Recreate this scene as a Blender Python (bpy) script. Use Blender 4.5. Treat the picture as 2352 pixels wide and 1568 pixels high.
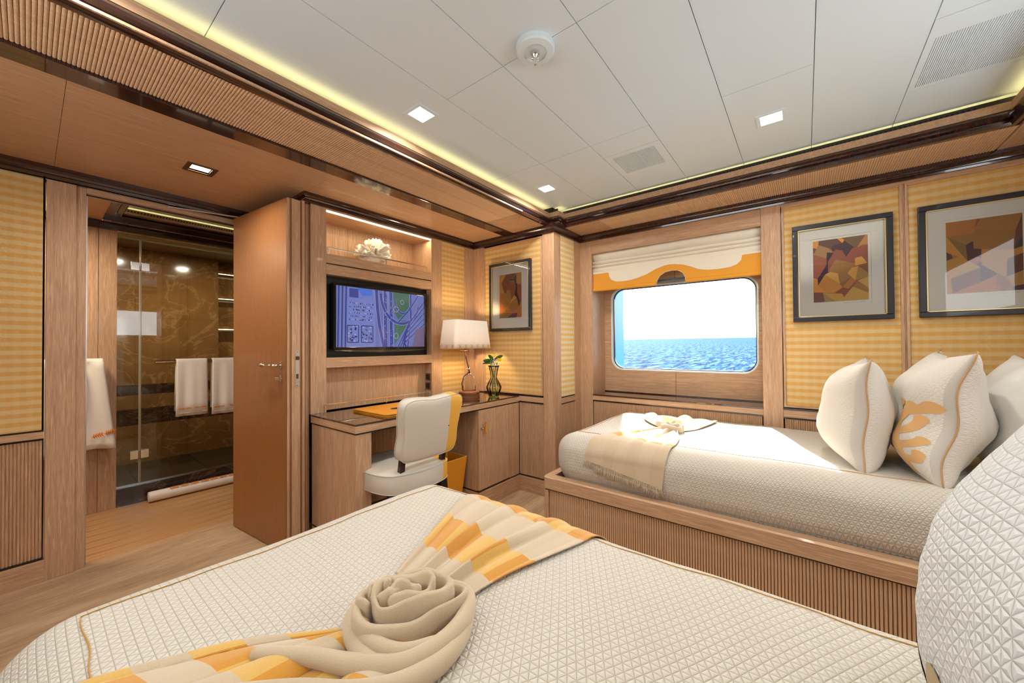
import bpy, bmesh, math, random
from mathutils import Vector, Matrix
random.seed(7)
for o in list(bpy.data.objects): bpy.data.objects.remove(o)
COL = bpy.context.scene.collection
SC = bpy.context.scene
# ---------------------------------------------------------------- camera, sky, sun, exposure
cam = bpy.data.cameras.new('camera'); camo = bpy.data.objects.new('camera', cam); COL.objects.link(camo)
YAW, PITCH, ROLL, FPX = -0.660857, 0.0117778, -0.0072128, 864.746
_f = Vector((math.sin(YAW)*math.cos(PITCH), math.cos(YAW)*math.cos(PITCH), math.sin(PITCH)))
_r = Vector((math.cos(YAW), -math.sin(YAW), 0)); _u = _r.cross(_f)
_r2 = math.cos(ROLL)*_r + math.sin(ROLL)*_u; _u2 = -math.sin(ROLL)*_r + math.cos(ROLL)*_u
camo.matrix_world = Matrix(((_r2.x, _u2.x, -_f.x, 0), (_r2.y, _u2.y, -_f.y, 0), (_r2.z, _u2.z, -_f.z, 1.125), (0, 0, 0, 1)))
cam.sensor_width = 36.0; cam.lens = 36.0*FPX/2352; cam.clip_start = 0.02; cam.clip_end = 9000
SC.camera = camo
SUN_AZ, SUN_EL = math.radians(-20.5), math.radians(37.5)
world = bpy.data.worlds.new('sky'); SC.world = world; world.use_nodes = True
_nt = world.node_tree; _nt.nodes.clear()
_sky = _nt.nodes.new('ShaderNodeTexSky'); _sky.sky_type = 'NISHITA'; _sky.sun_disc = False
_sky.sun_elevation = SUN_EL; _sky.sun_rotation = SUN_AZ
_sky.air_density = 1.0; _sky.dust_density = 3.0; _sky.ozone_density = 1.0
_bg = _nt.nodes.new('ShaderNodeBackground'); _bg.inputs[1].default_value = 0.75
_wo = _nt.nodes.new('ShaderNodeOutputWorld')
_nt.links.new(_sky.outputs[0], _bg.inputs[0]); _nt.links.new(_bg.outputs[0], _wo.inputs[0])
def _lamp(name, kind, loc, energy, color, **k):
    l = bpy.data.lights.new(name, kind); l.energy = energy; l.color = color
    for a, b in k.items(): setattr(l, a, b)
    o = bpy.data.objects.new(name, l); COL.objects.link(o); o.location = loc; return o
sun = _lamp('sun', 'SUN', (0, 0, 5), 26.0, (1.0, 0.97, 0.92), angle=0.009)
_to = Vector((math.sin(SUN_AZ)*math.cos(SUN_EL), math.cos(SUN_AZ)*math.cos(SUN_EL), math.sin(SUN_EL)))
sun.rotation_euler = _to.to_track_quat('Z', 'Y').to_euler()
SC.view_settings.view_transform = 'Standard'; SC.view_settings.look = 'None'
SC.view_settings.exposure = 0.06; SC.view_settings.gamma = 1.0; SC.view_settings.use_curve_mapping = False
SC.cycles.max_bounces = 9; SC.cycles.diffuse_bounces = 5; SC.cycles.glossy_bounces = 4
SC.cycles.transmission_bounces = 8; SC.cycles.transparent_max_bounces = 12
SC.cycles.sample_clamp_indirect = 6.0; SC.cycles.caustics_reflective = False; SC.cycles.caustics_refractive = False
for _n, _l, _e, _sx, _sy, _rot in (('fill_lamp', (-1.0, -.88, 1.55), 20, 1.6, .5, (math.radians(90+8), 0, 0)), ('fill_lamp', (1.0, 1.2, 1.55), 12, 1.4, .4, (math.radians(90), 0, math.radians(90)))):
    _o = _lamp(_n, 'AREA', _l, _e, (.93, .97, 1.0), shape='RECTANGLE', size=_sx, size_y=_sy); _o.rotation_euler = _rot  # unseen fill lamps added to brighten the cabin
DOWN_W = 6.0       # watts of a ceiling downlight
COVE_E = 6.5      # emission of the cove strips
WARM = (1.0, 0.93, 0.85); COVE_C = (1.0, 0.78, 0.30)
# ---------------------------------------------------------------- helpers
class MB:
    def __init__(s): s.v = []; s.f = []; s.m = []; s.uv = None
    def face(s, pts, mi=0):
        n = len(s.v); s.v += [tuple(p) for p in pts]; s.f.append(tuple(range(n, n+len(pts)))); s.m.append(mi)
    def box(s, x0, x1, y0, y1, z0, z1, mi=0):
        if x0 > x1: x0, x1 = x1, x0
        if y0 > y1: y0, y1 = y1, y0
        if z0 > z1: z0, z1 = z1, z0
        n = len(s.v)
        s.v += [(x0,y0,z0),(x1,y0,z0),(x1,y1,z0),(x0,y1,z0),(x0,y0,z1),(x1,y0,z1),(x1,y1,z1),(x0,y1,z1)]
        for q in ((3,2,1,0),(4,5,6,7),(0,1,5,4),(1,2,6,5),(2,3,7,6),(3,0,4,7)):
            s.f.append(tuple(n+i for i in q)); s.m.append(mi)
        return s
    def ring_loft(s, rings, closed_u=True, caps=True, mi=0, closed_v=False):
        n = len(s.v); k = len(rings[0])
        for r in rings: s.v += [tuple(p) for p in r]
        R = len(rings); rr = R if closed_v else R-1
        for i in range(rr):
            for j in range(k if closed_u else k-1):
                a = n+i*k+j; b = n+i*k+(j+1) % k; i2 = (i+1) % R
                c = n+i2*k+(j+1) % k; d = n+i2*k+j
                s.f.append((a, b, c, d)); s.m.append(mi)
        if caps and closed_u and not closed_v:
            s.f.append(tuple(n+j for j in reversed(range(k)))); s.m.append(mi)
            s.f.append(tuple(n+(R-1)*k+j for j in range(k))); s.m.append(mi)
        return s
    def tube(s, pts, r, n=8, closed=False, mi=0, flat=None):
        pts = [Vector(p) for p in pts]; rings = []; N = len(pts)
        prev = None
        for i, p in enumerate(pts):
            if closed: t = pts[(i+1) % N]-pts[i-1]
            else: t = pts[min(i+1, N-1)]-pts[max(i-1, 0)]
            if t.length < 1e-9: t = Vector((0, 0, 1))
            t.normalize()
            if prev is None:
                a = Vector((0, 0, 1)) if abs(t.z) < 0.9 else Vector((1, 0, 0))
                prev = (a-t*a.dot(t)).normalized()
            else:
                prev = prev-t*prev.dot(t)
                prev = prev.normalized() if prev.length > 1e-6 else Vector((1, 0, 0))
            b = t.cross(prev); rad = r[i] if isinstance(r, (list, tuple)) else r
            fl = flat or 1.0
            rings.append([p+prev*math.cos(2*math.pi*k/n)*rad*fl+b*math.sin(2*math.pi*k/n)*rad for k in range(n)])
        return s.ring_loft(rings, True, not closed, mi, closed)
    def lathe(s, prof, c=(0, 0, 0), n=28, mi=0, caps=False):
        rings = [[(c[0]+r*math.cos(2*math.pi*k/n), c[1]+r*math.sin(2*math.pi*k/n), c[2]+z) for k in range(n)] for r, z in prof]
        return s.ring_loft(rings, True, caps, mi)
    def prism(s, poly, axis, a, b, mi=0):
        def P(u, v, w): return {'x': (w, u, v), 'y': (u, w, v), 'z': (u, v, w)}[axis]
        s.ring_loft([[P(u, v, a) for u, v in poly], [P(u, v, b) for u, v in poly]], True, True, mi); return s
    def build(s, name, mats, parent=None, smooth=False, bevel=0, seg=2, uv=None, fix=True, auto=None):
        me = bpy.data.meshes.new(name); me.from_pydata(s.v, [], s.f)
        if not isinstance(mats, (list, tuple)): mats = [mats]
        for m in mats: me.materials.append(m)
        if len(mats) > 1: me.polygons.foreach_set('material_index', s.m)
        if uv:
            l = me.uv_layers.new(name='UVMap')
            for lp in me.loops: l.data[lp.index].uv = uv[lp.vertex_index]
        if fix:
            bm = bmesh.new(); bm.from_mesh(me); bmesh.ops.recalc_face_normals(bm, faces=bm.faces); bm.to_mesh(me); bm.free()
        if smooth: me.polygons.foreach_set('use_smooth', [True]*len(me.polygons))
        me.update()
        o = bpy.data.objects.new(name, me); COL.objects.link(o)
        if parent is not None:
            o.parent = parent; w = world_loc(parent); o.location = -w
        if bevel:
            b = o.modifiers.new('bevel', 'BEVEL'); b.width = bevel; b.segments = seg; b.limit_method = 'ANGLE'; b.angle_limit = 0.6
            b.harden_normals = False
        if auto: 
            me.polygons.foreach_set('use_smooth', [True]*len(me.polygons)); me.set_sharp_from_angle(angle=auto)
        return o
def world_loc(o):
    w = Vector((0, 0, 0))
    while o is not None: w = w+Vector(o.location); o = o.parent
    return w
def box(name, b, mat, parent=None, bevel=0.0012, seg=2):
    return MB().box(*b).build(name, mat, parent, bevel=bevel, seg=seg)
def root(name, loc, label, cat, group=None):
    o = bpy.data.objects.new(name, None); COL.objects.link(o); o.location = loc; o.empty_display_size = .05
    return tag(o, label, cat, group)
def tag(o, label=None, cat=None, group=None, kind=None):
    if label: o['label'] = label
    if cat: o['category'] = cat
    if group: o['group'] = group
    if kind: o['kind'] = kind
    return o
def structure(o): o['kind'] = 'structure'; return o
def stuff(o): o['kind'] = 'stuff'; return o
def share(src, name, parent, d):
    c = bpy.data.objects.new(name, src.data); COL.objects.link(c); c.parent = parent
    c.location = Vector(src.location)+Vector(d)
    return c
def copy_tree(o, d, parent=None):
    c = o.copy(); COL.objects.link(c)
    if parent is None: c.location = Vector(o.location)+Vector(d)
    else: c.parent = parent
    for ch in list(o.children): copy_tree(ch, d, c)
    return c
# ---------------------------------------------------------------- materials
def srgb(r, g, b):
    def f(c):
        c /= 255.0
        return c/12.92 if c <= 0.04045 else ((c+0.055)/1.055)**2.4
    return (f(r), f(g), f(b), 1)
def mat(name, col=(.8, .8, .8, 1), rough=.5, metal=0, coat=0, emit=None, es=0, trans=0, ior=1.45, spec=.5, sheen=0, alpha=1):
    m = bpy.data.materials.new(name); m.use_nodes = True
    p = m.node_tree.nodes['Principled BSDF']; I = p.inputs
    I['Base Color'].default_value = col if len(col) == 4 else (*col, 1)
    I['Roughness'].default_value = rough; I['Metallic'].default_value = metal; I['Coat Weight'].default_value = coat
    I['IOR'].default_value = ior; I['Specular IOR Level'].default_value = spec; I['Transmission Weight'].default_value = trans
    I['Sheen Weight'].default_value = sheen; I['Alpha'].default_value = alpha
    if emit: I['Emission Color'].default_value = (*emit[:3], 1); I['Emission Strength'].default_value = es
    return m
class N:
    def __init__(s, m): s.nt = m.node_tree; s.p = s.nt.nodes['Principled BSDF']
    def new(s, t, **k):
        n = s.nt.nodes.new(t)
        for a, b in k.items(): setattr(n, a, b)
        return n
    def link(s, a, b): s.nt.links.new(a, b)
    def math(s, op, a, b=None, c=None):
        n = s.new('ShaderNodeMath', operation=op)
        for i, x in enumerate((a, b, c)):
            if x is None: continue
            if isinstance(x, (int, float)): n.inputs[i].default_value = x
            else: s.link(x, n.inputs[i])
        return n.outputs[0]
    def coords(s, kind='Object', scale=(1, 1, 1), rot=(0, 0, 0)):
        t = s.new('ShaderNodeTexCoord'); mp = s.new('ShaderNodeMapping')
        mp.inputs['Scale'].default_value = scale; mp.inputs['Rotation'].default_value = rot
        s.link(t.outputs[kind], mp.inputs[0]); return mp.outputs[0]
    def noise(s, vec, scale=5, detail=3, rough=.5, dist=0):
        n = s.new('ShaderNodeTexNoise'); n.inputs['Scale'].default_value = scale; n.inputs['Detail'].default_value = detail
        n.inputs['Roughness'].default_value = rough; n.inputs['Distortion'].default_value = dist
        s.link(vec, n.inputs['Vector']); return n.outputs['Fac']
    def ramp(s, fac, stops):
        r = s.new('ShaderNodeValToRGB'); e = r.color_ramp.elements
        while len(e) < len(stops): e.new(0.5)
        for i, (p, c) in enumerate(stops): e[i].position = p; e[i].color = c if len(c) == 4 else (*c, 1)
        s.link(fac, r.inputs[0]); return r.outputs[0]
    def mix(s, fac, a, b, mode='MIX'):
        n = s.new('ShaderNodeMix', data_type='RGBA', blend_type=mode)
        for sock, x in ((n.inputs['Factor'], fac), (n.inputs['A'], a), (n.inputs['B'], b)):
            if isinstance(x, (int, float)): sock.default_value = x
            elif isinstance(x, tuple): sock.default_value = x
            else: s.link(x, sock)
        return n.outputs['Result']
    def sep(s, vec):
        n = s.new('ShaderNodeSeparateXYZ'); s.link(vec, n.inputs[0]); return n.outputs
    def bump(s, h, strength=.3, dist=.001):
        b = s.new('ShaderNodeBump'); b.inputs['Strength'].default_value = strength; b.inputs['Distance'].default_value = dist
        s.link(h, b.inputs['Height']); s.link(b.outputs[0], s.p.inputs['Normal']); return b
def veneer(name, axis='z', light=(200, 164, 130), dark=(156, 120, 90), rough=.45, coat=.05, fleck=.5):
    m = mat(name, rough=rough, coat=coat); n = N(m)
    al, ac = 14, 520
    sc = {'x': (al, ac, ac), 'y': (ac, al, ac), 'z': (ac, ac, al)}[axis]
    v = n.coords('Object', sc)
    g = n.noise(v, 1.0, 4, .62, .4)
    v2 = n.coords('Object', tuple(c*.16 for c in sc)); g2 = n.noise(v2, 1.0, 3, .55, .6)
    base = n.ramp(n.math('ADD', n.math('MULTIPLY', g, .68), n.math('MULTIPLY', g2, .32)), [(.32, srgb(*dark)), (.64, srgb(*light))])
    v3 = n.coords('Object', tuple(c*.62 for c in sc)); g3 = n.noise(v3, 1.0, 2, .5, .2)
    fl = n.ramp(g3, [(.55, (0, 0, 0)), (.72, (1, 1, 1))])
    lim = tuple(min(255, int(c*1.16+10)) for c in light)
    base = n.mix(n.math('MULTIPLY', fl, fleck), base, srgb(*lim))
    n.link(base, n.p.inputs['Base Color']); n.bump(g, .08, .0003)
    return m
M = {}
for ax in 'xyz': M['oak_'+ax] = veneer('limed_oak_'+ax, ax)
M['door'] = veneer('door_veneer', 'z', (158, 106, 60), (134, 84, 45), .35, .12, .12)
M['soffit'] = veneer('soffit_veneer', 'y', (196, 158, 122), (168, 130, 96), fleck=.35)
def macassar():
    m = mat('dark_gloss', rough=.12, coat=.6); n = N(m)
    v = n.coords('Object', (60, 60, 60)); g = n.noise(n.coords('Object', (90, 3, 90)), 1, 3)
    n.link(n.ramp(g, [(.3, srgb(30, 14, 12)), (.7, srgb(66, 34, 26))]), n.p.inputs['Base Color']); return m
M['dark'] = macassar()
M['oak_reed'] = veneer('limed_oak_reed', 'z', (220, 186, 150), (184, 148, 114))
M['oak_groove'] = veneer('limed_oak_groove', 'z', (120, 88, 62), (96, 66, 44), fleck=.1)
M['inlay'] = mat('black_inlay', srgb(26, 20, 22), .25, coat=.4)
M['glass_top'] = mat('dark_glass_top', srgb(58, 36, 26), .04, coat=1.0)
M['black'] = mat('black_panel', srgb(14, 22, 24), .3)
M['tvblack'] = mat('tv_black', srgb(12, 12, 13), .12, coat=.5)
M['chrome'] = mat('chrome', (.75, .73, .70, 1), .12, 1)
M['steel'] = mat('brushed_steel', (.62, .62, .62, 1), .3, 1)
M['white'] = mat('white_paint', srgb(216, 230, 238), .5)
M['joint'] = mat('joint_shadow', srgb(196, 202, 200), .8)
M['grille'] = mat('grille_dark', srgb(54, 50, 40), .6)
M['void'] = mat('dark_void', (.01, .01, .01, 1), .9)
def weave(name, cream, yellow, tw=.5):
    m = mat(name, rough=.8, sheen=.15); n = N(m)
    x, y, z = n.sep(n.coords('Object'))[:3]
    u = n.math('ADD', x, y)
    def stripes(c, per, ph=0):
        w = n.math('SINE', n.math('ADD', n.math('MULTIPLY', c, 2*math.pi/per), ph))
        return n.ramp(n.math('ADD', n.math('MULTIPLY', w, .5), .5), [(.30, (0, 0, 0)), (.70, (1, 1, 1))])
    hz = stripes(z, .0400); vt = stripes(u, .0400)
    k = n.math('ADD', n.math('MULTIPLY', hz, .74), n.math('MULTIPLY', vt, .16))
    d = n.math('ADD', n.math('SINE', n.math('MULTIPLY', n.math('ADD', u, z), 2*math.pi/.0058)), 1.0)
    no = n.noise(n.coords('Object', (300, 300, 60)), 1, 2)
    k = n.math('ADD', k, n.math('MULTIPLY', n.math('SUBTRACT', no, .5), .35))
    c = n.ramp(k, [(.05, srgb(*cream)), (.9, srgb(*yellow))])
    dk = tuple(int(a*.74) for a in yellow)
    c = n.mix(n.math('MULTIPLY', d, .16*tw*2), c, srgb(*dk))
    n.link(c, n.p.inputs['Base Color']); n.bump(d, .35, .0008)
    return m
M['fabric'] = weave('gingham_wallcloth', (222, 196, 142), (216, 166, 88))
M['fabric_pale'] = weave('gingham_wallcloth_pale', (236, 224, 186), (236, 192, 108), .2)
def quilt(name, col, per=.0142, amp=.9, groove=(214, 200, 176), dist=.0036):
    m = mat(name, srgb(*col), .75, sheen=.1); n = N(m)
    t = n.new('ShaderNodeUVMap'); x, y, z = n.sep(t.outputs[0])[:3]
    hs = []
    for a in (90, 30, -30):
        ca, sa = math.cos(math.radians(a)), math.sin(math.radians(a))
        w = n.math('ADD', n.math('MULTIPLY', x, ca/per), n.math('MULTIPLY', y, sa/per))
        fr = n.math('FRACT', n.math('ADD', w, 1000.0))
        hs.append(n.math('SUBTRACT', .5, n.math('ABSOLUTE', n.math('SUBTRACT', fr, .5))))
    mn = n.math('MINIMUM', n.math('MINIMUM', hs[0], hs[1]), hs[2])
    h = n.math('POWER', n.math('MULTIPLY', mn, 3.0), .55)
    n.bump(h, .85*amp, dist)
    c = n.ramp(mn, [(.0, srgb(*groove)), (.09, srgb(*col))]); n.link(c, n.p.inputs['Base Color'])
    return m
M['quilt'] = quilt('quilted_cotton', (209, 204, 193), groove=(188, 177, 158))
M['quilt_pillow'] = quilt('quilted_pillow', (222, 218, 210), .011, .6, (218, 210, 196), .002)
M['quilt_coarse'] = quilt('quilted_pillow_coarse', (212, 216, 218), .0155, .9, (196, 198, 194), .0032)
M['linen'] = mat('white_linen', srgb(222, 220, 214), .8, sheen=.1)
M['piping'] = mat('ochre_piping', srgb(180, 136, 62), .8)
M['tanpipe'] = mat('tan_piping', srgb(190, 152, 106), .8)
M['towel'] = None
def towel():
    m = mat('terry_towel', srgb(240, 234, 226), .95, sheen=.4); n = N(m)
    n.bump(n.noise(n.coords('Object', (1, 1, 1)), 420, 2), .5, .002); return m
M['towel'] = towel()
M['orange_thread'] = mat('orange_thread', srgb(232, 138, 40), .7)
M['cushion'] = mat('cream_leather', srgb(202, 196, 184), .5)
M['yellow_leather'] = mat('yellow_leather', srgb(226, 172, 70), .42)
M['ochre_leather'] = mat('ochre_leather', srgb(214, 142, 36), .45)
M['leg'] = mat('dark_leg', srgb(40, 26, 22), .25, coat=.3)
M['brass'] = mat('aged_bronze', srgb(112, 74, 50), .32, .85)
M['saddle'] = mat('saddle_leather', srgb(120, 72, 44), .5)
def carpet():
    m = mat('woven_carpet', rough=.95); n = N(m)
    g = n.noise(n.coords('Object', (160, 8, 10)), 1, 3, .6); g2 = n.noise(n.coords('Object', (9, 1.2, 1)), 1, 3)
    c = n.ramp(n.math('ADD', n.math('MULTIPLY', g, .5), n.math('MULTIPLY', g2, .5)), [(.34, srgb(150, 118, 84)), (.62, srgb(200, 172, 138))])
    n.link(c, n.p.inputs['Base Color']); n.bump(g, .5, .003); return m
M['carpet'] = carpet()
def teak():
    m = mat('teak_plank', rough=.32, coat=.25); n = N(m)
    g = n.noise(n.coords('Object', (70, 3, 20)), 1, 3, .55)
    oi = n.new('ShaderNodeObjectInfo')
    c = n.ramp(g, [(.3, srgb(176, 128, 80)), (.7, srgb(206, 164, 114))])
    c = n.mix(n.math('MULTIPLY', oi.outputs['Random'], .35), c, srgb(190, 142, 92)); n.link(c, n.p.inputs['Base Color']); return m
M['teak'] = teak()
def marble(name, c1, c2, vein, rough=.12, sc=3.0):
    m = mat(name, rough=rough, coat=.3); n = N(m)
    v = n.coords('Object'); g = n.noise(v, sc, 5, .6, 1.2)
    base = n.ramp(g, [(.3, srgb(*c1)), (.7, srgb(*c2))])
    w = n.noise(v, sc*1.1, 4, .55, 2.5); ve = n.math('ABSOLUTE', n.math('SUBTRACT', w, .5))
    vf = n.ramp(ve, [(.0, (1, 1, 1)), (.025, (0, 0, 0))])
    n.link(n.mix(n.math('MULTIPLY', vf, .6), base, srgb(*vein)), n.p.inputs['Base Color']); return m
M['marble'] = marble('brown_marble', (112, 78, 40), (146, 104, 58), (172, 134, 86), sc=1.6)
M['marble_dark'] = marble('dark_marble', (34, 24, 18), (66, 46, 34), (120, 90, 64))
M['shower_tile'] = mat('shower_floor_tile', srgb(38, 32, 24), .3)
def thin_glass(name, tint=(1, 1, 1, 1), fac=.08, rough=0.0):
    m = bpy.data.materials.new(name); m.use_nodes = True; nt = m.node_tree; nt.nodes.clear()
    t = nt.nodes.new('ShaderNodeBsdfTransparent'); t.inputs[0].default_value = tint
    g = nt.nodes.new('ShaderNodeBsdfGlossy'); g.inputs['Roughness'].default_value = rough
    fr = nt.nodes.new('ShaderNodeFresnel'); fr.inputs[0].default_value = 1.45
    mx = nt.nodes.new('ShaderNodeMixShader'); o = nt.nodes.new('ShaderNodeOutputMaterial')
    nt.links.new(fr.outputs[0], mx.inputs[0]); nt.links.new(t.outputs[0], mx.inputs[1]); nt.links.new(g.outputs[0], mx.inputs[2]); nt.links.new(mx.outputs[0], o.inputs[0])
    return m
M['pane'] = thin_glass('window_glass', (.97, .99, 1, 1))
M['shower_glass'] = thin_glass('shower_glass', (.93, .96, .93, 1))
M['vase_glass'] = thin_glass('vase_glass', (.955, .97, .90, 1))
M['spot'] = mat('lamp_diffuser', (1, 1, 1, 1), .5, emit=(1, .90, .74), es=9)
M['cove'] = mat('cove_strip', (1, 1, 1, 1), .5, emit=COVE_C, es=COVE_E)
M['led'] = mat('led_line', (1, 1, 1, 1), .5, emit=(1, .84, .52), es=5)
def plain(name, r, g, b, rough=.6, **k): return mat(name, srgb(r, g, b), rough, **k)
# ================================================================ SETTING
XD, XT, YN, XC, YW, XR, YB = -2.95, -2.261, 2.375, -1.45, 2.782, 1.06, -0.95   # door wall, desk wall, nook wall, column side, window wall, right wall, near wall
ZC, ZS, ZT = 1.962, 2.018, 2.15                                                   # crown bottom, soffit, tray ceiling
oz, ox, oy = M['oak_z'], M['oak_x'], M['oak_y']
# floors
fl = structure(box('floor', (XD, XR+.1, YB-.1, YW+.1, -.04, 0), M['carpet'], bevel=0))
bf = structure(box('floor', (-3.90, XD, -.6, 1.9, -.06, -.011), M['leg'], bevel=0)); bf['label'] = 'bathroom floor under the teak planks'
x = -3.0; k = 0
pk = None
while x > -3.88:
    w = .0965
    if pk is None:
        pk = box('plank', (x-w+.0012, x, -.58, 1.88, -.012, .0), M['teak'], bf, bevel=.001); x0 = x
    else: share(pk, 'plank', bf, (x-x0, 0, 0))
    x -= .10
box('threshold', (-2.995, XD+.0, .15, .86, -.02, .001), M['soffit'], bf)
def fluted(name, axis, a0, a1, z0, z1, plane, sign, mat_, parent, per=.0108, dep=.0055, gr=None):
    """one milled board with half-round flutes; axis = direction along which the flutes repeat, plane = coordinate of the crests"""
    mb = MB(); n = max(1, int(round((a1-a0)/per))); p = (a1-a0)/n
    prof = []
    for i in range(n):
        for j in range(6):
            t = j/6; prof.append((a0+(i+t)*p, plane-sign*dep*(1-math.sin(math.pi*t)**.8)))
    prof.append((a1, plane-sign*dep))
    for z in (z0, z1):
        for a, q in prof: mb.v.append((a, q, z) if axis == 'x' else (q, a, z))
    L = len(prof)
    for i in range(L-1): mb.f.append((i, i+1, L+i+1, L+i)); mb.m.append(0)
    o = mb.build(name, mat_, parent, fix=False, auto=.9)
    if (axis == 'x') == (sign > 0): o.data.flip_normals()
    return stuff(o)
# ---- door wall (left)
wl = structure(MB().box(XD-.04, XD, YB, .05, 0, ZT).box(XD-.04, XD, .05, .184, 1.96, ZT).box(XD-.05, XD-.01, .84, .99, 0, ZT).box(XD-.04, XD, .184, .84, 2.0, ZT).build('wall_left', M['void']))
box('fabric_panel', (XD, XD+.012, YB, .043, .732, ZC+.01), M['fabric'], wl)
box('inlay', (XD, XD+.013, YB, .05, .724, .732), M['inlay'], wl, bevel=0)
box('dado_rail', (XD, XD+.022, YB, .05, .692, .724), oy, wl)
box('inlay', (XD, XD+.013, YB, .05, .682, .692), M['inlay'], wl, bevel=0)
fluted('reeded_panel', 'y', YB, .046, .115, .682, XD+.012, 1, oz, wl)
box('inlay', (XD, XD+.02, YB, .05, .105, .115), M['inlay'], wl, bevel=0)
structure(box('baseboard_left', (XD, XD+.022, YB, .054, 0, .105), oy))
# door casing
dc = structure(MB().box(XD-.04, XD+.02, .053, .150, 0, ZC+.01).build('trim_1', oz, bevel=.002)); dc['label'] = 'oak door casing left of the bathroom opening'
box('jamb', (XD-.06, XD+.006, .150, .184, 0, ZC), oz, dc, bevel=.002)
box('seal', (XD-.05, XD-.02, .184, .190, 0, 1.935), M['steel'], dc, bevel=0)
box('head', (XD-.06, XD+.01, .184, .90, 1.935, 1.985), oy, dc, bevel=.002)
box('head_groove', (XD-.03, XD-.018, .184, .84, 1.929, 1.936), M['inlay'], dc, bevel=0)
box('jamb', (XD-.06, XD+.02, .842, .90, 0, ZC), oz, dc, bevel=.002)
# ---- desk wall and closet side return
wd = structure(box('wall_desk', (XT-.30, XT-.262, .985, YN+.3, 0, ZT), M['void'], bevel=0))
box('return_panel', (XD, XT-.02, .985, 1.0, 0, ZC), oz, wd)
box('fabric_panel', (XT-.03, XT-.010, 2.010, 2.266, .737, ZC+.01), M['fabric'], wd)
box('stile', (XT-.25, XT, 1.915, 2.010, .0, ZC+.01), oz, wd)
box('stile', (XT-.25, XT, 2.266, YN+.02, .0, ZC+.01), oz, wd)
# ---- nook wall (back) with one cloth panel
wb = structure(box('wall_back', (XT-.3, XC-.06, YN+.02, YN+.06, 0, ZT), M['void'], bevel=0))
box('stile', (XT, -2.150, YN, YN+.02, .0, ZC+.01), oz, wb)
box('stile', (-1.552, XC-.0145, YN, YN+.02, 0, ZC+.01), oz, wb)
def panel_frame(parent, axis, a0, a1, z0, z1, plane, sg, cloth, w=.012):
    """slim oak frame with a shadow line, holding a cloth panel. axis 'x': wall along x"""
    def B(name, p0, p1, q0, q1, d0, d1, m, bv=.001):
        d0, d1 = plane-sg*d0, plane-sg*d1
        b = (p0, p1, d0, d1, q0, q1) if axis == 'x' else (d0, d1, p0, p1, q0, q1)
        return box(name, b, m, parent, bevel=bv)
    B('fabric_panel', a0+w, a1-w, z0+w, z1-w, .004, .02, cloth)
    B('shadow_gap', a0-.004, a1+.004, z0-.004, z1+.004, .016, .021, M['inlay'], 0)
    for p0, p1, q0, q1, m in ((a0, a0+w, z0, z1, oz), (a1-w, a1, z0, z1, oz), (a0+w, a1-w, z0, z0+w, ox if axis == 'x' else oy), (a0+w, a1-w, z1-w, z1, ox if axis == 'x' else oy)):
        B('frame', p0, p1, q0, q1, -.002, .018, m)
panel_frame(wb, 'x', -2.146, -1.556, .748, 1.952, YN, -1, M['fabric'])
box('inlay', (XT, -1.55, YN-.002, YN+.02, .734, .744), M['inlay'], wb, bevel=0)
box('dado_rail', (-1.79, -1.552, YN-.004, YN+.02, .695, .734), ox, wb)
box('inlay', (-1.79, -1.552, YN-.002, YN+.02, .684, .695), M['inlay'], wb, bevel=0)
fluted('reeded_panel', 'x', -1.779, -1.555, .127, .684, YN, -1, oz, wb)
box('inlay', (-1.79, -1.45, YN-.002, YN+.02, .117, .127), M['inlay'], wb, bevel=0)
structure(box('baseboard_back', (-2.26, XC+.002, YN-.006, YN+.02, 0, .117), ox))
# ---- column side
wc = structure(box('wall_column', (XC-.09, XC-.015, YN+.01, YW+.3, 0, ZT), M['void'], bevel=0))
box('stile', (XC-.014, XC, YN-.001, 2.468, 0, ZC+.01), oz, wc)
box('stile', (XC-.014, XC, 2.680, YW+.02, 0, ZC+.01), oz, wc)
box('fabric_panel', (XC-.014, XC-.004, 2.468, 2.680, .738, ZC+.01), M['fabric_pale'], wc)
box('inlay', (XC-.014, XC-.001, 2.468, 2.680, .729, .738), M['inlay'], wc, bevel=0)
box('dado_rail', (XC-.014, XC+.002, 2.468, 2.680, .690, .729), oy, wc)
box('inlay', (XC-.014, XC-.001, 2.468, 2.680, .681, .690), M['inlay'], wc, bevel=0)
box('lower_panel', (XC-.014, XC-.003, 2.468, 2.680, .0, .681), oz, wc)
# ---- window wall
YG = 3.02
ww = structure(MB().box(XC-.1, -1.364, YW+.02, YW+.6, 0, ZT).box(-.187, XR+.1, YW+.02, YW+.06, 0, ZT).box(-1.345, -.206, YW+.02, YW+.5, 0, .70).box(-1.345, -.206, YW+.02, YW+.3, 1.98, ZT).build('wall_window', M['void']))
box('stile', (XC, -1.345, YW, YW+.02, 0, ZC+.01), oz, ww)
box('head_panel', (-1.345, -.206, YW, YW+.028, 1.866, ZC+.01), ox, ww)
box('head_bead', (-1.345, -.206, YW-.003, YW+.02, 1.858, 1.866), ox, ww)
box('pillar', (-.206, -.106, YW-.006, YW+.02, 0, ZC+.01), oz, ww, bevel=.002)
box('sill_rail', (-1.345, -.206, YW-.002, YW+.02, .690, .726), ox, ww)
box('inlay', (-1.345, -.206, YW-.001, YW+.02, .680, .690), M['inlay'], ww, bevel=0)
fluted('reeded_panel', 'x', -1.34, -.212, .0, .680, YW, -1, oz, ww, per=.0108)
panel_frame(ww, 'x', -.102, .409, .748, 1.950, YW, -1, M['fabric'])
panel_frame(ww, 'x', .417, .95, .748, 1.950, YW, -1, M['fabric'])
box('joint_cover', (.409, .417, YW+.004, YW+.02, .748, 1.95), oz, ww)
box('top_rail', (-.106, XR, YW-.003, YW+.02, 1.950, ZC+.01), ox, ww)
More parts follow.
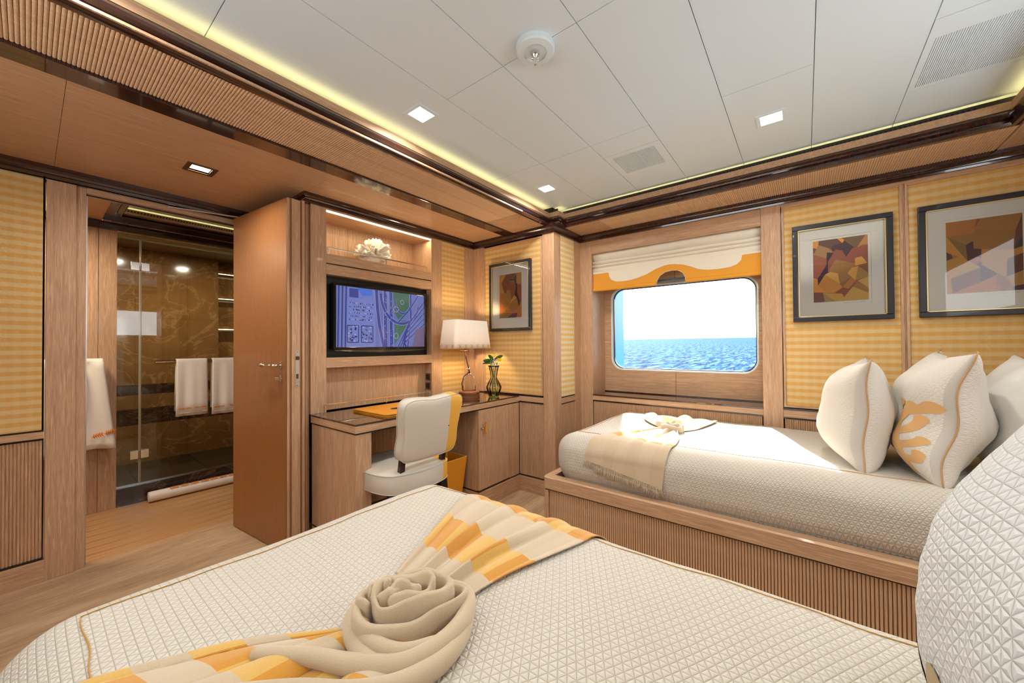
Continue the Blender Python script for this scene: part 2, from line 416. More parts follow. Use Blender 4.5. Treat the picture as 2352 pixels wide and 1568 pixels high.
box('stile', (.95, XR, YW, YW+.02, .73, ZC+.01), oz, ww)
box('inlay', (-.106, XR, YW-.004, YW+.02, .733, .743), M['inlay'], ww, bevel=.001)
box('dado_rail', (-.106, XR, YW-.002, YW+.02, .688, .733), ox, ww)
box('inlay', (-.106, XR, YW-.001, YW+.02, .678, .688), M['inlay'], ww, bevel=.001)
fluted('reeded_panel', 'x', -.10, XR, .0, .678, YW, -1, oz, ww, per=.0108)
# ---- window_1: niche, sill, panel with rounded opening, glass
def rrect(x0, x1, z0, z1, r, n=10):
    P = []
    for cx, cz, a0 in ((x1-r, z1-r, 0), (x0+r, z1-r, 90), (x0+r, z0+r, 180), (x1-r, z0+r, 270)):
        for i in range(n+1):
            a = math.radians(a0+90*i/n); P.append((cx+r*math.cos(a), cz+r*math.sin(a)))
    return P
def ring_plate(mb, outer, inner, y0, y1, mi=0):
    """rounded hole in a rectangle: outer and inner are same-length loops"""
    K = len(inner)
    o2 = []
    for px, pz in inner:       # project every inner point out to the outer rectangle
        x0, x1, z0, z1 = outer; cx, cz = (x0+x1)/2, (z0+z1)/2
        dx, dz = px-cx, pz-cz
        t = min(((x1-cx)/abs(dx)) if abs(dx) > 1e-6 else 1e9, ((z1-cz)/abs(dz)) if abs(dz) > 1e-6 else 1e9)
        o2.append((cx+dx*t, cz+dz*t))
    for cxn in (outer[0], outer[1]):
        for czn in (outer[2], outer[3]):
            k_ = min(range(K), key=lambda i: (o2[i][0]-cxn)**2+(o2[i][1]-czn)**2); o2[k_] = (cxn, czn)
    n = len(mb.v)
    for y in (y0, y1):
        mb.v += [(a, y, b) for a, b in inner]; mb.v += [(a, y, b) for a, b in o2]
    for i in range(K):
        j = (i+1) % K
        for q in ((i, j, K+j, K+i), (2*K+i, 2*K+j, 3*K+j, 3*K+i), (i, j, 2*K+j, 2*K+i), (K+i, K+j, 3*K+j, 3*K+i)):
            mb.f.append(tuple(n+c for c in q)); mb.m.append(mi)
w1 = bpy.data.objects.new('window_1', None); COL.objects.link(w1); w1.location = (-.78, YG, .735); structure(w1)
w1['label'] = 'rounded ship window with an oak surround'
hole = rrect(-1.285, -.245, .920, 1.600, .095)
def halfplate(x0, x1, name):
    mb = MB(); ring_plate(mb, (-1.36, -.20, .70, 1.99), hole, YG, YG+.02)
    vv = [(min(max(a, x0), x1), b, c) for a, b, c in mb.v]; mb.v = vv
    return mb
pan = MB(); ring_plate(pan, (-1.36, -.20, .70, 1.99), hole, YG, YG+.025)
pan.build('surround_panel', ox, w1)
box('panel_joint', (-.776, -.774, YG-.0006, YG+.01, .735, .918), M['inlay'], w1, bevel=0)
box('panel_joint', (-.776, -.774, YG-.0006, YG+.01, 1.602, 1.9), M['inlay'], w1, bevel=0)
box('niche_side', (-1.362, -1.345, YW+.02, YG, .70, 1.98), oz, w1)
box('niche_side', (-.206, -.189, YW+.02, YG, .70, 1.98), oz, w1)
box('niche_top', (-1.36, -.19, YW+.028, YG, 1.96, 1.98), ox, w1)
box('window_sill', (-1.345, -.206, YW-.006, YG, .726, .736), M['glass_top'], w1, bevel=.002)
box('back_inlay', (-1.345, -.206, YG-.006, YG, .736, .744), M['dark'], w1, bevel=0)
rb = MB(); inn = rrect(-1.275, -.255, .930, 1.590, .088)
K = len(hole); n0 = 0
for y, lp in ((YG-.003, hole), (YG-.003, inn), (YG+.03, inn)): rb.v += [(a, y, b) for a, b in lp]
for i in range(K):
    j = (i+1) % K
    rb.f += [(i, j, K+j, K+i), (K+i, K+j, 2*K+j, 2*K+i)]; rb.m += [0, 0]
rb.build('frame_ring', M['white'], w1, smooth=False)
gk = MB(); inn2 = rrect(-1.268, -.262, .937, 1.583, .083)
for y, lp in ((YG+.024, inn), (YG+.024, inn2), (YG+.04, inn2)): gk.v += [(a, y, b) for a, b in lp]
for i in range(K):
    j = (i+1) % K
    gk.f += [(i, j, K+j, K+i), (K+i, K+j, 2*K+j, 2*K+i)]; gk.m += [0, 0]
gk.build('gasket', M['inlay'], w1)
gp = MB(); gp.v = [(a, YG+.032, b) for a, b in rrect(-1.27, -.26, .935, 1.585, .085)]; gp.f = [tuple(range(len(gp.v)))]; gp.m = [0]
gp.build('window_pane', M['pane'], w1)
# hull outside the glass: deep reveal painted blue, seen at the left of the opening
hull = MB(); ring_plate(hull, (-2.6, 1.6, -.4, 2.6), rrect(-1.30, .05, .80, 1.86, .15), 3.07, 3.33)
ho = structure(hull.build('wall_hull', plain('hull_paint', 92, 176, 226, .35), None)); ho['label'] = 'light blue hull reveal outside the window'
# ---- right and near walls (mostly out of frame) close the cabin
wr = structure(box('wall_right', (XR, XR+.05, YB, YW+.02, 0, ZT), M['oak_z'], bevel=0))
box('headboard_panel', (XR-.012, XR, YB, YW, .64, 1.9), M['fabric'], wr)
wn = structure(box('wall_near', (XD, XR+.05, YB-.05, YB, 0, ZT), M['oak_z'], bevel=0))
box('fabric_panel', (XD+.1, XR-.1, YB, YB+.012, .74, 1.95), M['fabric'], wn)
box('fill_lamp_back', (-1.82, -.18, YB+.012, YB+.06, 1.28, 1.82), M['white'], wn)  # unseen boards added behind the two cabin fill lamps
box('fill_lamp_back', (XR-.055, XR-.012, .48, 1.92, 1.33, 1.77), M['white'], wr)
# ---- crown mouldings
def crown(name, pts, sg=1, dep=.03, z0=ZC, z1=ZS+.004, label=None):
    """gloss crown swept along an axis-aligned polyline, body on the left-hand side"""
    prof = [(0, z0), (dep*.45, z0+.002), (dep*.55, z0+.012), (dep*.35, z0+.018), (dep*.5, z0+.030), (dep*.95, z0+.038), (dep, z1), (-.02, z1), (-.02, z0)]
    rings = []
    P = [Vector((a, b)) for a, b in pts]
    for i, p in enumerate(P):
        d1 = (P[i]-P[i-1]).normalized() if i else (P[1]-P[0]).normalized()
        d2 = (P[i+1]-P[i]).normalized() if i < len(P)-1 else d1
        n1 = Vector((d1.y, -d1.x))*sg; n2 = Vector((d2.y, -d2.x))*sg
        m = (n1+n2)/(1+n1.dot(n2))
        rings.append([(p.x+m.x*d, p.y+m.y*d, z) for d, z in prof])
    o = MB().ring_loft(rings).build(name, M['dark'], None, auto=.7)
    structure(o); o['label'] = label or 'dark gloss crown moulding'
    return o
crown('trim_2', [(XD+.045, YB), (XD+.045, .985), (XT, .985), (XT, YN), (XC, YN), (XC, YW), (XR, YW)], 1, .024)
MB().box(XD-.0, XD+.05, YB, .985, ZC, ZS).build('crown_core', M['dark'], bpy.data.objects['trim_2'])
# ---- ceiling: soffit with reeds, tray, panels
ce = structure(MB().box(XD-.05, XR+.1, YB-.05, YW+.35, ZT+.02, ZT+.05).build('ceiling', M['void'])); ce['label'] = 'stepped cabin ceiling'
sf = MB()
TX0, TX1, TY0, TY1 = -1.50, .69, -.75, 2.478
def sbox(x0, x1, y0, y1, nm, mt, z=ZS, t=.012): return box(nm, (x0, x1, y0, y1, z, z+t), mt, ce, bevel=.0008)
sbox(XD, -1.912, YB, .0745, 'soffit_panel', M['soffit'])
mb = MB(); hx0, hx1, hy0, hy1 = -2.412, -2.332, .485, .565
mb.box(XD, -1.912, .0755, hy0, ZS, ZS+.012).box(XD, -1.912, hy1, .9745, ZS, ZS+.012).box(XD, hx0, hy0, hy1, ZS, ZS+.012).box(hx1, -1.912, hy0, hy1, ZS, ZS+.012)
mb.build('soffit_panel', M['soffit'], ce)
sbox(XT-.02, -1.912, .9755, YN+.01, 'soffit_panel', M['soffit'])
# dark double strip
box('soffit_strip', (-1.912, -1.862, YB, YN, ZS-.006, ZS+.01), M['dark'], ce)
box('soffit_strip', (-1.858, -1.808, YB, YN, ZS-.010, ZS+.01), M['dark'], ce)
box('shadow_strip', (-1.862, -1.858, YB, YN, ZS-.001, ZS+.01), M['inlay'], ce, bevel=0)
# reeds of the left soffit, one by one
REED = .0098
def reed(nm, c, L, axis, mt, parent):
    mb = MB(); r = REED/2
    rings = []
    for e in (0, 1):
        ring = []
        for i in range(7):
            a = math.pi*i/6
            u, z = -r*math.cos(a)*.96, -r*math.sin(a)*.95
            ring.append((c[0]+e*L, c[1]+u, c[2]+z) if axis == 'x' else (c[0]+u, c[1]+e*L, c[2]+z))
        rings.append(ring)
    mb.ring_loft(rings, False, False); o = mb.build(nm, mt, parent, smooth=True, fix=False)
    return o
box('reed_backing', (-1.81, TX0+.02, YB, 2.03, ZS+.006, ZS+.014), ox, ce, bevel=0)
r0 = None; y = 2.025; y0 = y
while y > -.32:
    if r0 is None: r0 = reed('reed', (-1.806, y, ZS+.004), .310, 'x', M['oak_reed'], ce)
    else: share(r0, 'reed', ce, (0, y-y0, 0))
    y -= REED
# veneer corner piece (mitred) at the nook end
mb = MB(); mb.prism([(-1.808, 2.032), (-1.50, 2.032), (-1.655, 2.20)], 'z', ZS, ZS+.01); mb.prism([(-1.808, 2.034), (-1.656, 2.201), (-1.50, 2.36), (-1.50, 2.38), (-1.808, 2.38)], 'z', ZS, ZS+.01)
mb.build('soffit_corner', ox, ce); mb = MB(); mb.prism([(-1.499, 2.033), (-1.499, 2.358), (-1.654, 2.2)], 'z', ZS, ZS+.01); mb.build('soffit_corner', oy, ce)
# window side soffit
mb = MB(); mb.prism([(XC, 2.478), (-1.153, 2.478), (-1.30, 2.64)], 'z', ZS, ZS+.01); mb.prism([(XC, 2.479), (-1.301, 2.641), (-1.153, YW), (XC, YW)], 'z', ZS, ZS+.01); mb.build('soffit_corner', ox, ce)
mb = MB(); mb.prism([(-1.152, 2.48), (-1.152, YW), (-1.299, 2.64)], 'z', ZS, ZS+.01); mb.build('soffit_corner', oy, ce)
mb = MB(); mb.prism([(.717, 2.478), (XR, 2.478), (XR, YW), (.717, YW)], 'z', ZS, ZS+.01); mb.build('soffit_corner', oy, ce)
cw = structure(box('ceiling', (-1.152, .717, 2.47, YW, ZS+.006, ZS+.014), oy, bevel=0)); cw['label'] = 'reeded soffit above the window wall'
r1 = None; x = -1.147; x0 = x
while x < .713:
    if r1 is None: r1 = reed('reed', (x, 2.478, ZS+.004), .302, 'y', M['oak_reed'], cw)
    else: share(r1, 'reed', cw, (x-x0, 0, 0))
    x += REED
sbox(TX1, XR, YB, 2.478, 'soffit_panel', M['soffit']); sbox(-1.50, TX1, YB, TY0, 'soffit_panel', M['soffit'])
# tray mouldings swept round the outline (mitred), inward side is the tray
tray = [(-1.50, TY0), (TX1, TY0), (TX1, TY1), (-1.42, TY1), (-1.42, 2.392), (-1.50, 2.392)]
def sweep(name, outline, prof, mt, parent, auto=.6):
    P = [Vector(p) for p in outline]; n = len(P); rings = []
    for i in range(n):
        d1 = (P[i]-P[i-1]).normalized(); d2 = (P[(i+1) % n]-P[i]).normalized()
        n1 = Vector((d1.y, -d1.x)); n2 = Vector((d2.y, -d2.x))    # outward for counter-clockwise outline
        m = (n1+n2)/(1+n1.dot(n2))
        rings.append([(P[i].x+m.x*d, P[i].y+m.y*d, z) for d, z in prof])
    return MB().ring_loft(rings, True, False, 0, True).build(name, mt, parent, auto=auto)
def tray_set(outline, parent, z0=ZS, zt=ZT, k=1.0, fascia=None):
    H = lambda d: z0+d*k
    sweep('tray_moulding', outline, [(.02, H(.012)), (.02, z0), (.004, H(-.004)), (-.008, H(-.002)), (-.013, H(.008)), (-.010, H(.018)), (.000, H(.024)), (-.004, H(.028)), (-.015, H(.036)), (-.017, H(.046)), (-.012, H(.056)), (-.004, H(.062)), (.02, H(.062))], M['dark'], parent, .5)
    sweep('tray_fascia', outline, [(.03, H(.062)), (-.008, H(.062)), (-.008, H(.096)), (.004, H(.096)), (.004, H(.086)), (.03, H(.086))], fascia or oy, parent)
    sweep('cove_wall', outline, [(.058, H(.086)), (.052, H(.086)), (.052, zt+.01), (.058, zt+.01)], M['grille'], parent)
    sweep('cove_ledge', outline, [(.052, H(.078)), (.004, H(.078)), (.004, H(.086)), (.052, H(.086))], M['void'], parent)
    sweep('cove_light', outline, [(.026, H(.087)), (.010, H(.087)), (.010, H(.091)), (.026, H(.091))], M['cove'], parent)
tray_set(tray, ce)
# dentils of the grille on the window side
box('grille_strip', (-1.436, .704, TY1+.006, TY1+.012, ZS+.096, ZS+.120), M['grille'], ce, bevel=0); box('grille_strip', (-1.512, -1.428, 2.398, 2.404, ZS+.096, ZS+.120), M['grille'], ce, bevel=0)
dn = None
for i in range(int(2.0/.016)):
    xx = -1.40+i*.016
    if xx > .66: break
    if dn is None: dn = box('dentil', (xx, xx+.006, TY1+.002, TY1+.007, ZS+.097, ZS+.108), M['void'], ce, bevel=0); d0 = xx
    else: share(dn, 'dentil', ce, (xx-d0, 0, 0))
# white ceiling panels with open joints
g = .0012
def cpanel(x0, x1, y0, y1, hole=None, name='ceiling_panel'):
    mb = MB(); xs = [x0+g, x1-g]; ys = [y0+g, y1-g]
    if hole is None: mb.box(xs[0], xs[1], ys[0], ys[1], ZT, ZT+.012)
    else:
        for hx0, hx1, hy0, hy1 in hole:
            pass
        hs = sorted(hole, key=lambda h: h[2]); yy = ys[0]
        for hx0, hx1, hy0, hy1 in hs:
            mb.box(xs[0], xs[1], yy, hy0, ZT, ZT+.012); mb.box(xs[0], hx0, hy0, hy1, ZT, ZT+.012); mb.box(hx1, xs[1], hy0, hy1, ZT, ZT+.012); yy = hy1
        mb.box(xs[0], xs[1], yy, ys[1], ZT, ZT+.012)
    return mb.build(name, M['white'], ce)
cols = [-1.60, -1.16, -.86, -.56, -.26, .04, .34, .80]
rows = {0: [-.82, .352, 1.77, 2.56], 1: [-.82, 1.065, 1.775, 2.56], 2: [-.82, 1.065, 1.775, 1.935, 2.222, 2.56], 3: [-.82, 1.065, 2.56], 4: [-.82, .4, 1.763, 2.56], 5: [-.82, .4, 2.56], 6: [-.82, 1.765, 2.205, 2.56]}
AP = .042
spots = [(-1.324, 1.062), (-1.316, 2.072), (-.107, 2.068), (-.107, 1.06), (-1.324, .05), (-.107, .05)]  # the last three are out of view, added as fill light
for ci in range(7):
    ys = rows[ci]
    for j in range(len(ys)-1):
        if ci == 2 and j == 3: continue
        if ci == 6 and j == 1: continue
        h = [(sx-AP, sx+AP, sy-AP, sy+AP) for sx, sy in spots if cols[ci] < sx < cols[ci+1] and ys[j] < sy < ys[j+1]]
        cpanel(cols[ci], cols[ci+1], ys[j], ys[j+1], h or None)
box('joint_backing', (-1.60, .80, -.82, 2.56, ZT+.0125, ZT+.016), M['joint'], ce, bevel=0)
def air_grille(x0, x1, y0, y1, sx0, sx1, sy0, sy1, label):
    o = root('air_grille', ((x0+x1)/2, (y0+y1)/2, ZT), label, 'air vent', 'slotted ceiling air grilles')
    mb = MB(); z0, z1 = ZT-.0005, ZT+.010
    mb.box(x0+g, x1-g, y0+g, sy0, z0, z1).box(x0+g, x1-g, sy1, y1-g, z0, z1).box(x0+g, sx0, sy0, sy1, z0, z1).box(sx1, x1-g, sy0, sy1, z0, z1)
    mb.build('frame', M['white'], o)
    n = int((sx1-sx0)/.0058); p = (sx1-sx0)/n; mb = MB()
    for i in range(n): mb.box(sx0+i*p+p*.30, sx0+(i+1)*p, sy0, sy1, z0, z1)
    stuff(mb.build('slats', M['white'], o)); box('duct', (sx0, sx1, sy0, sy1, z1, z1+.002), M['joint'], o, bevel=0)
    return o
air_grille(-.86, -.56, 1.935, 2.222, -.822, -.598, 1.972, 2.190, 'square slotted white air grille in the ceiling in front of the window')
air_grille(.34, .80, 1.765, 2.205, .362, .640, 1.870, 2.182, 'large slotted white air grille at the right end of the ceiling')
# ---- bathroom shell
bw = structure(MB().box(-3.90, -3.86, .10, .388, 0, ZC+.01).build('wall_bathroom', oz, bevel=.001)); bw['label'] = 'oak clad bathroom wall left of the shower'
box('panel_seam', (-3.861, -3.8588, .2965, .2985, 0, ZC), M['inlay'], bw, bevel=0)
structure(MB().box(-3.9, XD, -.64, -.6, 0, 2.2).box(-3.9, XD, 1.9, 1.94, 0, 2.2).box(-3.94, -3.86, -.62, .10, 0, 2.2).build('wall_bathroom', oz))
structure(MB().box(XD-.04, XD-.0405+.01, .90, 1.9, 0, 2.2).build('wall_bathroom', oz))
bc = structure(MB().box(-3.9, XD-.04, -.62, 1.92, 2.17, 2.2).build('ceiling', M['void'])); bc['label'] = 'bathroom ceiling with a glowing tray'
box('soffit_panel', (-3.86, XD-.05, -.6, .310, ZS, ZS+.012), M['soffit'], bc)
box('soffit_strip', (-3.79, -3.1, .310, .350, ZS-.004, ZS+.012), M['dark'], bc)
box('soffit_panel', (-3.10, XD-.05, .31, 1.9, ZS, ZS+.012), M['soffit'], bc)
box('soffit_strip', (-3.79, -3.735, .350, 1.9, ZS-.008, ZS+.012), M['dark'], bc)
box('soffit_panel', (-3.735, -3.665, .350, 1.9, ZS-.004, ZS+.012), M['dark'], bc)
tray_set([(-3.665, .375), (-3.12, .375), (-3.12, 1.8), (-3.665, 1.8)], bc, ZS, 2.108, .48)
box('grille_strip', (-3.678, -3.672, .38, 1.79, 2.064, 2.082), M['soffit'], bc, bevel=0)
box('ceiling_panel', (-3.80, -3.05, .3, 1.88, 2.100, 2.112), M['white'], bc, bevel=0)
dn = None
for i in range(80):
    yy = .40+i*.0165
    if yy > 1.75: break
    if dn is None: dn = box('dentil', (-3.672, -3.668, yy, yy+.008, 2.066, 2.079), M['grille'], bc, bevel=0); d0 = yy
    else: share(dn, 'dentil', bc, (0, yy-d0, 0))
rr = None
for i in range(120):
    yy = .318+i*REED
    if rr is None: rr = reed('reed', (-3.858, yy, ZS+.003), .07, 'x', ox, bc); q0 = yy
    else: share(rr, 'reed', bc, (0, yy-q0, 0))
cr = structure(box('trim_3', (-3.90, -3.835, -.6, 1.9, ZC, ZS-.002), M['dark'])); cr['label'] = 'dark gloss beam above the shower opening'
# shower cell
XB = -4.987
sw = structure(MB().box(XB-.05, XB, .1, 1.24, 0, 2.08).box(XB-.2, XB, 1.24, 1.9, 0, .62).box(XB, -3.9, .05, .1, 0, 2.1).box(XB-.2, -3.9, 1.9, 1.95, 0, 2.1).box(XB-.2, XB-.15, 1.24, 1.9, .62, 2.08).box(XB-.15, XB, 1.24, 1.26, .62, 2.08).build('wall_shower', M['marble'])); sw['label'] = 'brown veined marble shower walls'
for z0, z1 in ((.688, .784), (.406, .558)):
    box('marble_band', (XB-.02, XB+.001, .1, 1.9, z0, z1), M['marble_dark'], sw, bevel=0)
for z in (1.93, 1.66, 1.33):
    box('niche_shelf', (XB-.15, XB-.002, 1.26, 1.9, z, z+.03), M['marble'], sw)
    box('led_line', (XB-.012, XB-.004, 1.262, 1.9, z-.006, z), M['led'], sw, bevel=0)
for y in (.62, 1.0):
    box('tile_joint', (XB-.001, XB+.0008, y, y+.0015, .1, 2.08), M['marble_dark'], sw, bevel=0)
box('tile_joint', (XB-.001, XB+.0008, .1, 1.24, 1.42, 1.4215), M['marble_dark'], sw, bevel=0)
sc = structure(box('ceiling', (XB-.2, -3.9, .05, 1.95, 2.075, 2.10), plain('shower_ceiling', 150, 134, 112), bevel=0)); sc['label'] = 'plain ceiling inside the shower'
sfl = structure(box('floor', (XB-.02, -3.93, .1, 1.9, -.02, .04), M['grille'], bevel=0)); sfl['label'] = 'dark tiled shower floor'
for i in range(4):
    y0_ = .1+i*.45
    box('floor_tile', (XB, -3.95, y0_+.003, min(y0_+.447, 1.9), .04, .05), M['shower_tile'], sfl)
curb = structure(box('trim_4', (-3.955, -3.862, .388, 1.9, -.002, .125), M['marble_dark'], bevel=.003)); curb['label'] = 'dark marble shower kerb'
# sea and far outside
def sea():
    m = bpy.data.materials.new('sea_water'); m.use_nodes = True; nt = m.node_tree; nt.nodes.clear()
    d = nt.nodes.new('ShaderNodeBsdfDiffuse'); g_ = nt.nodes.new('ShaderNodeBsdfGlossy'); g_.inputs['Roughness'].default_value = .25
    class S: pass
    n = N.__new__(N); n.nt = nt; n.p = g_
    a = n.noise(n.coords('Object', (1.1, .16, 1)), 1.0, 7, .66); b = n.noise(n.coords('Object', (.16, .03, 1)), 1.0, 3); c = n.noise(n.coords('Object', (3.2, .42, 1)), 1.0, 3, .6)
    h = n.math('ADD', a, n.math('MULTIPLY', b, 1.5)); bp = n.bump(h, 1.0, .5); nt.links.new(bp.outputs[0], d.inputs['Normal'])
    nt.links.new(n.ramp(a, [(.36, srgb(4, 30, 66)), (.50, srgb(24, 68, 108)), (.62, srgb(84, 126, 160))]), d.inputs[0])
    mx = nt.nodes.new('ShaderNodeMixShader'); o = nt.nodes.new('ShaderNodeOutputMaterial')
    fc = n.ramp(c, [(.56, (.010, .010, .010)), (.68, (.10, .10, .10))]); nt.links.new(fc, mx.inputs[0])
    nt.links.new(d.outputs[0], mx.inputs[1]); nt.links.new(g_.outputs[0], mx.inputs[2]); nt.links.new(mx.outputs[0], o.inputs[0]); return m
s = MB(); s.face([(-4000, 30, 0), (4000, 30, 0), (4000, 8000, 0), (-4000, 8000, 0)])
s.face([(-4000, 3.4, 0), (4000, 3.4, 0), (4000, 30, 0), (-4000, 30, 0)])
so = s.build('sea', sea()); so.location = (0, 0, -2.6); so.rotation_euler = (math.radians(.9), 0, 0)
tag(so, 'sunlit blue sea with glittering ripples outside the window', 'sea', kind='stuff')
# ================================================================ LIGHTS IN FITTINGS
def downlight(cx, cy, z, label, trim, size=.057, ap=.041, power=DOWN_W, group='square ceiling downlights'):
    o = root('downlight', (cx, cy, z), label, 'ceiling light', group)
    mb = MB()
    mb.box(cx-size, cx+size, cy-size, cy-ap, z-.003, z+.002).box(cx-size, cx+size, cy+ap, cy+size, z-.003, z+.002)
    mb.box(cx-size, cx-ap, cy-ap, cy+ap, z-.003, z+.002).box(cx+ap, cx+size, cy-ap, cy+ap, z-.003, z+.002)
    mb.build('trim', trim, o, bevel=.0008)
    mb = MB(); h = .022
    for a, b in (((-ap, -ap), (ap, -ap)), ((ap, -ap), (ap, ap)), ((ap, ap), (-ap, ap)), ((-ap, ap), (-ap, -ap))):
        mb.face([(cx+a[0], cy+a[1], z), (cx+b[0], cy+b[1], z), (cx+b[0], cy+b[1], z+h), (cx+a[0], cy+a[1], z+h)])
    mb.build('recess', M['white'], o, fix=False)
    mb = MB(); mb.box(cx-ap, cx+ap, cy-ap, cy+ap, z+.008, z+.010); mb.build('diffuser', M['spot'], o)
    l = _lamp('downlight_lamp', 'AREA', (cx, cy, z-.006), power, WARM, shape='SQUARE', size=.075, spread=math.radians(160))
    l.parent = o; l.location = (0, 0, -.006)
    return o
names = ['square downlight in the white ceiling near the desk side, nearer of the two', 'small square downlight in the far left corner of the white ceiling', 'square downlight in the white ceiling nearest the window pictures',
         'added square downlight, out of view above the near bed', 'added square downlight, out of view between the near bed and the bathroom door', 'added square downlight, out of view above the near pillow']
for k_, ((a, b), nm) in enumerate(zip(spots, names)): downlight(a, b, ZT, nm, M['white'], power=DOWN_W*(1 if k_ < 3 else .55))
downlight(-2.372, .525, ZS, 'square downlight with a bronze trim in the oak soffit before the bathroom door', plain('bronze_trim', 110, 78, 48, .35, metal=.6), .060, .040)
# ================================================================ SPRINKLER
o = root('sprinkler', (-.716, 1.062, ZT), 'round white ceiling sprinkler with a chrome nozzle', 'sprinkler')
c = (-.716, 1.062, ZT)
MB().lathe([(.0, 0), (.066, 0), (.066, -.016), (.062, -.021), (.040, -.024), (.0385, -.020), (.036, -.020), (.0, -.021)], c, 48).build('cover_disc', M['white'], o, auto=.5)
MB().lathe([(.0, -.02), (.015, -.021), (.015, -.028), (.012, -.034), (.008, -.040), (.0055, -.046), (.0055, -.060), (.004, -.064), (0, -.064)], c, 20).build('nozzle', M['chrome'], o, auto=.5)
mb = MB()
for a in (0, 60, 120, 180, 240, 300):
    r = math.radians(a); mb.lathe([(.0, -.030), (.0028, -.030), (.0028, -.046), (.0, -.048)], (c[0]+.011*math.cos(r), c[1]+.011*math.sin(r), ZT), 8)
mb.build('jet', M['chrome'], o, smooth=True)
# ================================================================ WALL UNIT ROUND THE TELEVISION
u = root('wall_unit', (XT, 1.46, .736), 'built-in oak wall unit with a lit display niche above the television', 'shelving')
YL, YR = 1.098, 1.904
box('side_panel', (XT-.25, XT-.019, 1.0, 1.006, 0, ZC), oz, u)
box('stile', (XT-.25, XT, 1.006, YL, .736, ZC+.002), oz, u, bevel=.0015)
box('stile', (XT-.25, XT, YR, 1.914, .736, ZC+.002), oz, u)
box('top_rail', (XT-.25, XT, YL, YR, 1.952, ZC+.006), oy, u)
box('light_diffuser', (XT-.012, XT-.003, YL, YR, 1.9435, 1.9525), M['led'], u, bevel=0)
box('niche_top', (XT-.25, XT-.014, YL, YR, 1.946, 1.952), oy, u)
box('niche_back', (XT-.25, XT-.235, YL, YR, 1.69, 1.95), oz, u)
for yy in (1.36, 1.63): box('panel_seam', (XT-.2352, XT-.2345, yy, yy+.0015, 1.69, 1.95), M['inlay'], u, bevel=0)
box('shelf', (XT-.25, XT, YL, YR, 1.634, 1.690), oy, u, bevel=.0015)
box('shadow_groove', (XT-.10, XT-.006, YL, YR, 1.626, 1.634), M['inlay'], u, bevel=0)
box('rail', (XT-.10, XT, YL, YR, 1.565, 1.626), oy, u, bevel=.0015)
box('television_recess', (XT-.075, XT-.06, YL, YR, 1.062, 1.565), M['black'], u, bevel=0)
box('rail', (XT-.10, XT, YL, YR, 1.001, 1.062), oy, u, bevel=.0015)
box('niche_back', (XT-.095, XT-.08, YL, YR, .736, 1.001), oz, u)
l = _lamp('niche_lamp', 'AREA', (XT-.03, 1.5, 1.94), 2.2, (1, .82, .55), shape='RECTANGLE', size=.78, size_y=.02); l.rotation_euler = (0, 0, math.pi/2)
def gallery_rail(name, x, y0, y1, zb, zt, label, tw=.0035):
    o = root(name, (x, (y0+y1)/2, zb), label, 'rail', 'slim chrome gallery rails')
    mb = MB(); mb.box(x-tw, x+tw, y0, y1, zt-2*tw, zt); mb.build('top_bar', M['chrome'], o, bevel=.0008)
    for yy in (y0+tw, (y0+y1)/2+.02, y1-tw): box('post', (x-tw, x+tw, yy-tw, yy+tw, zb, zt-2*tw), M['chrome'], o, bevel=.0008)
    return o
gallery_rail('gallery_rail', XT-.006, 1.106, 1.868, 1.690, 1.732, 'slim chrome rail along the front of the display niche shelf', .0042)
gallery_rail('gallery_rail', XT+.055, 1.052, 1.845, .736, .794, 'slim chrome rail along the back of the dark desk top')
for z0, lab in ((.868, 'upper black socket beside the desk niche'), (.800, 'lower black socket beside the desk niche')):
    s_ = root('socket', (XT-.04, YR, z0), lab, 'socket', 'black sockets beside the desk niche')
    box('plate', (XT-.072, XT-.012, YR-.004, YR, z0-.008, z0+.052), plain('socket_plate', 120, 84, 60, .4), s_)
    box('insert', (XT-.062, XT-.022, YR-.007, YR-.003, z0+.002, z0+.042), M['tvblack'], s_, bevel=.002)
# ---- television
tv = root('television', (XT-.02, 1.5, 1.1), 'flat television showing a blue aerial view of road junctions', 'television')
TVY0, TVY1, TVZ0, TVZ1 = 1.143, 1.856, 1.106, 1.526
fx = XT-.004
mb = MB(); bz = .017
mb.box(fx-.05, fx-.008, TVY0+.004, TVY1-.004, TVZ0+.006, TVZ1-.004)
mb.build('case', M['tvblack'], tv, bevel=.004)
mb = MB()
mb.box(fx-.012, fx, TVY0, TVY0+bz, TVZ0, TVZ1).box(fx-.012, fx, TVY1-bz, TVY1, TVZ0, TVZ1).box(fx-.012, fx, TVY0+bz, TVY1-bz, TVZ1-bz-.002, TVZ1).box(fx-.012, fx, TVY0+bz, TVY1-bz, TVZ0, TVZ0+.019)
mb.build('bezel', M['tvblack'], tv, bevel=.002)
mb = MB(); ring = []
for t in range(13):
    yy = TVY0+.01+(TVY1-TVY0-.02)*t/12; ring.append([(fx-.010, yy, TVZ0+.001), (fx-.001, yy, TVZ0+.001), (fx-.002, yy, TVZ0-.003-.014*math.sin(math.pi*t/12)), (fx-.010, yy, TVZ0-.003-.014*math.sin(math.pi*t/12))])
mb.ring_loft(ring); mb.build('lower_lip', mat('lip_gloss', srgb(60, 62, 52), .1, coat=1), tv, auto=.6)
SY0, SY1, SZ0, SZ1 = 1.159, 1.840, 1.125, 1.507
def scr(n, r, g_, b): return mat(n, srgb(r//3, g_//3, b//3), .06, emit=srgb(r, g_, b), es=.8, coat=.3)
sm = [scr('screen_base', 104, 116, 178), scr('screen_road', 66, 74, 150), scr('screen_line', 160, 172, 214), scr('screen_green', 74, 108, 92), scr('screen_lot', 116, 128, 196), scr('screen_dark', 30, 36, 76), scr('screen_blue', 74, 116, 214), scr('screen_brown', 112, 96, 130)]
mb = MB(); LV = [0]
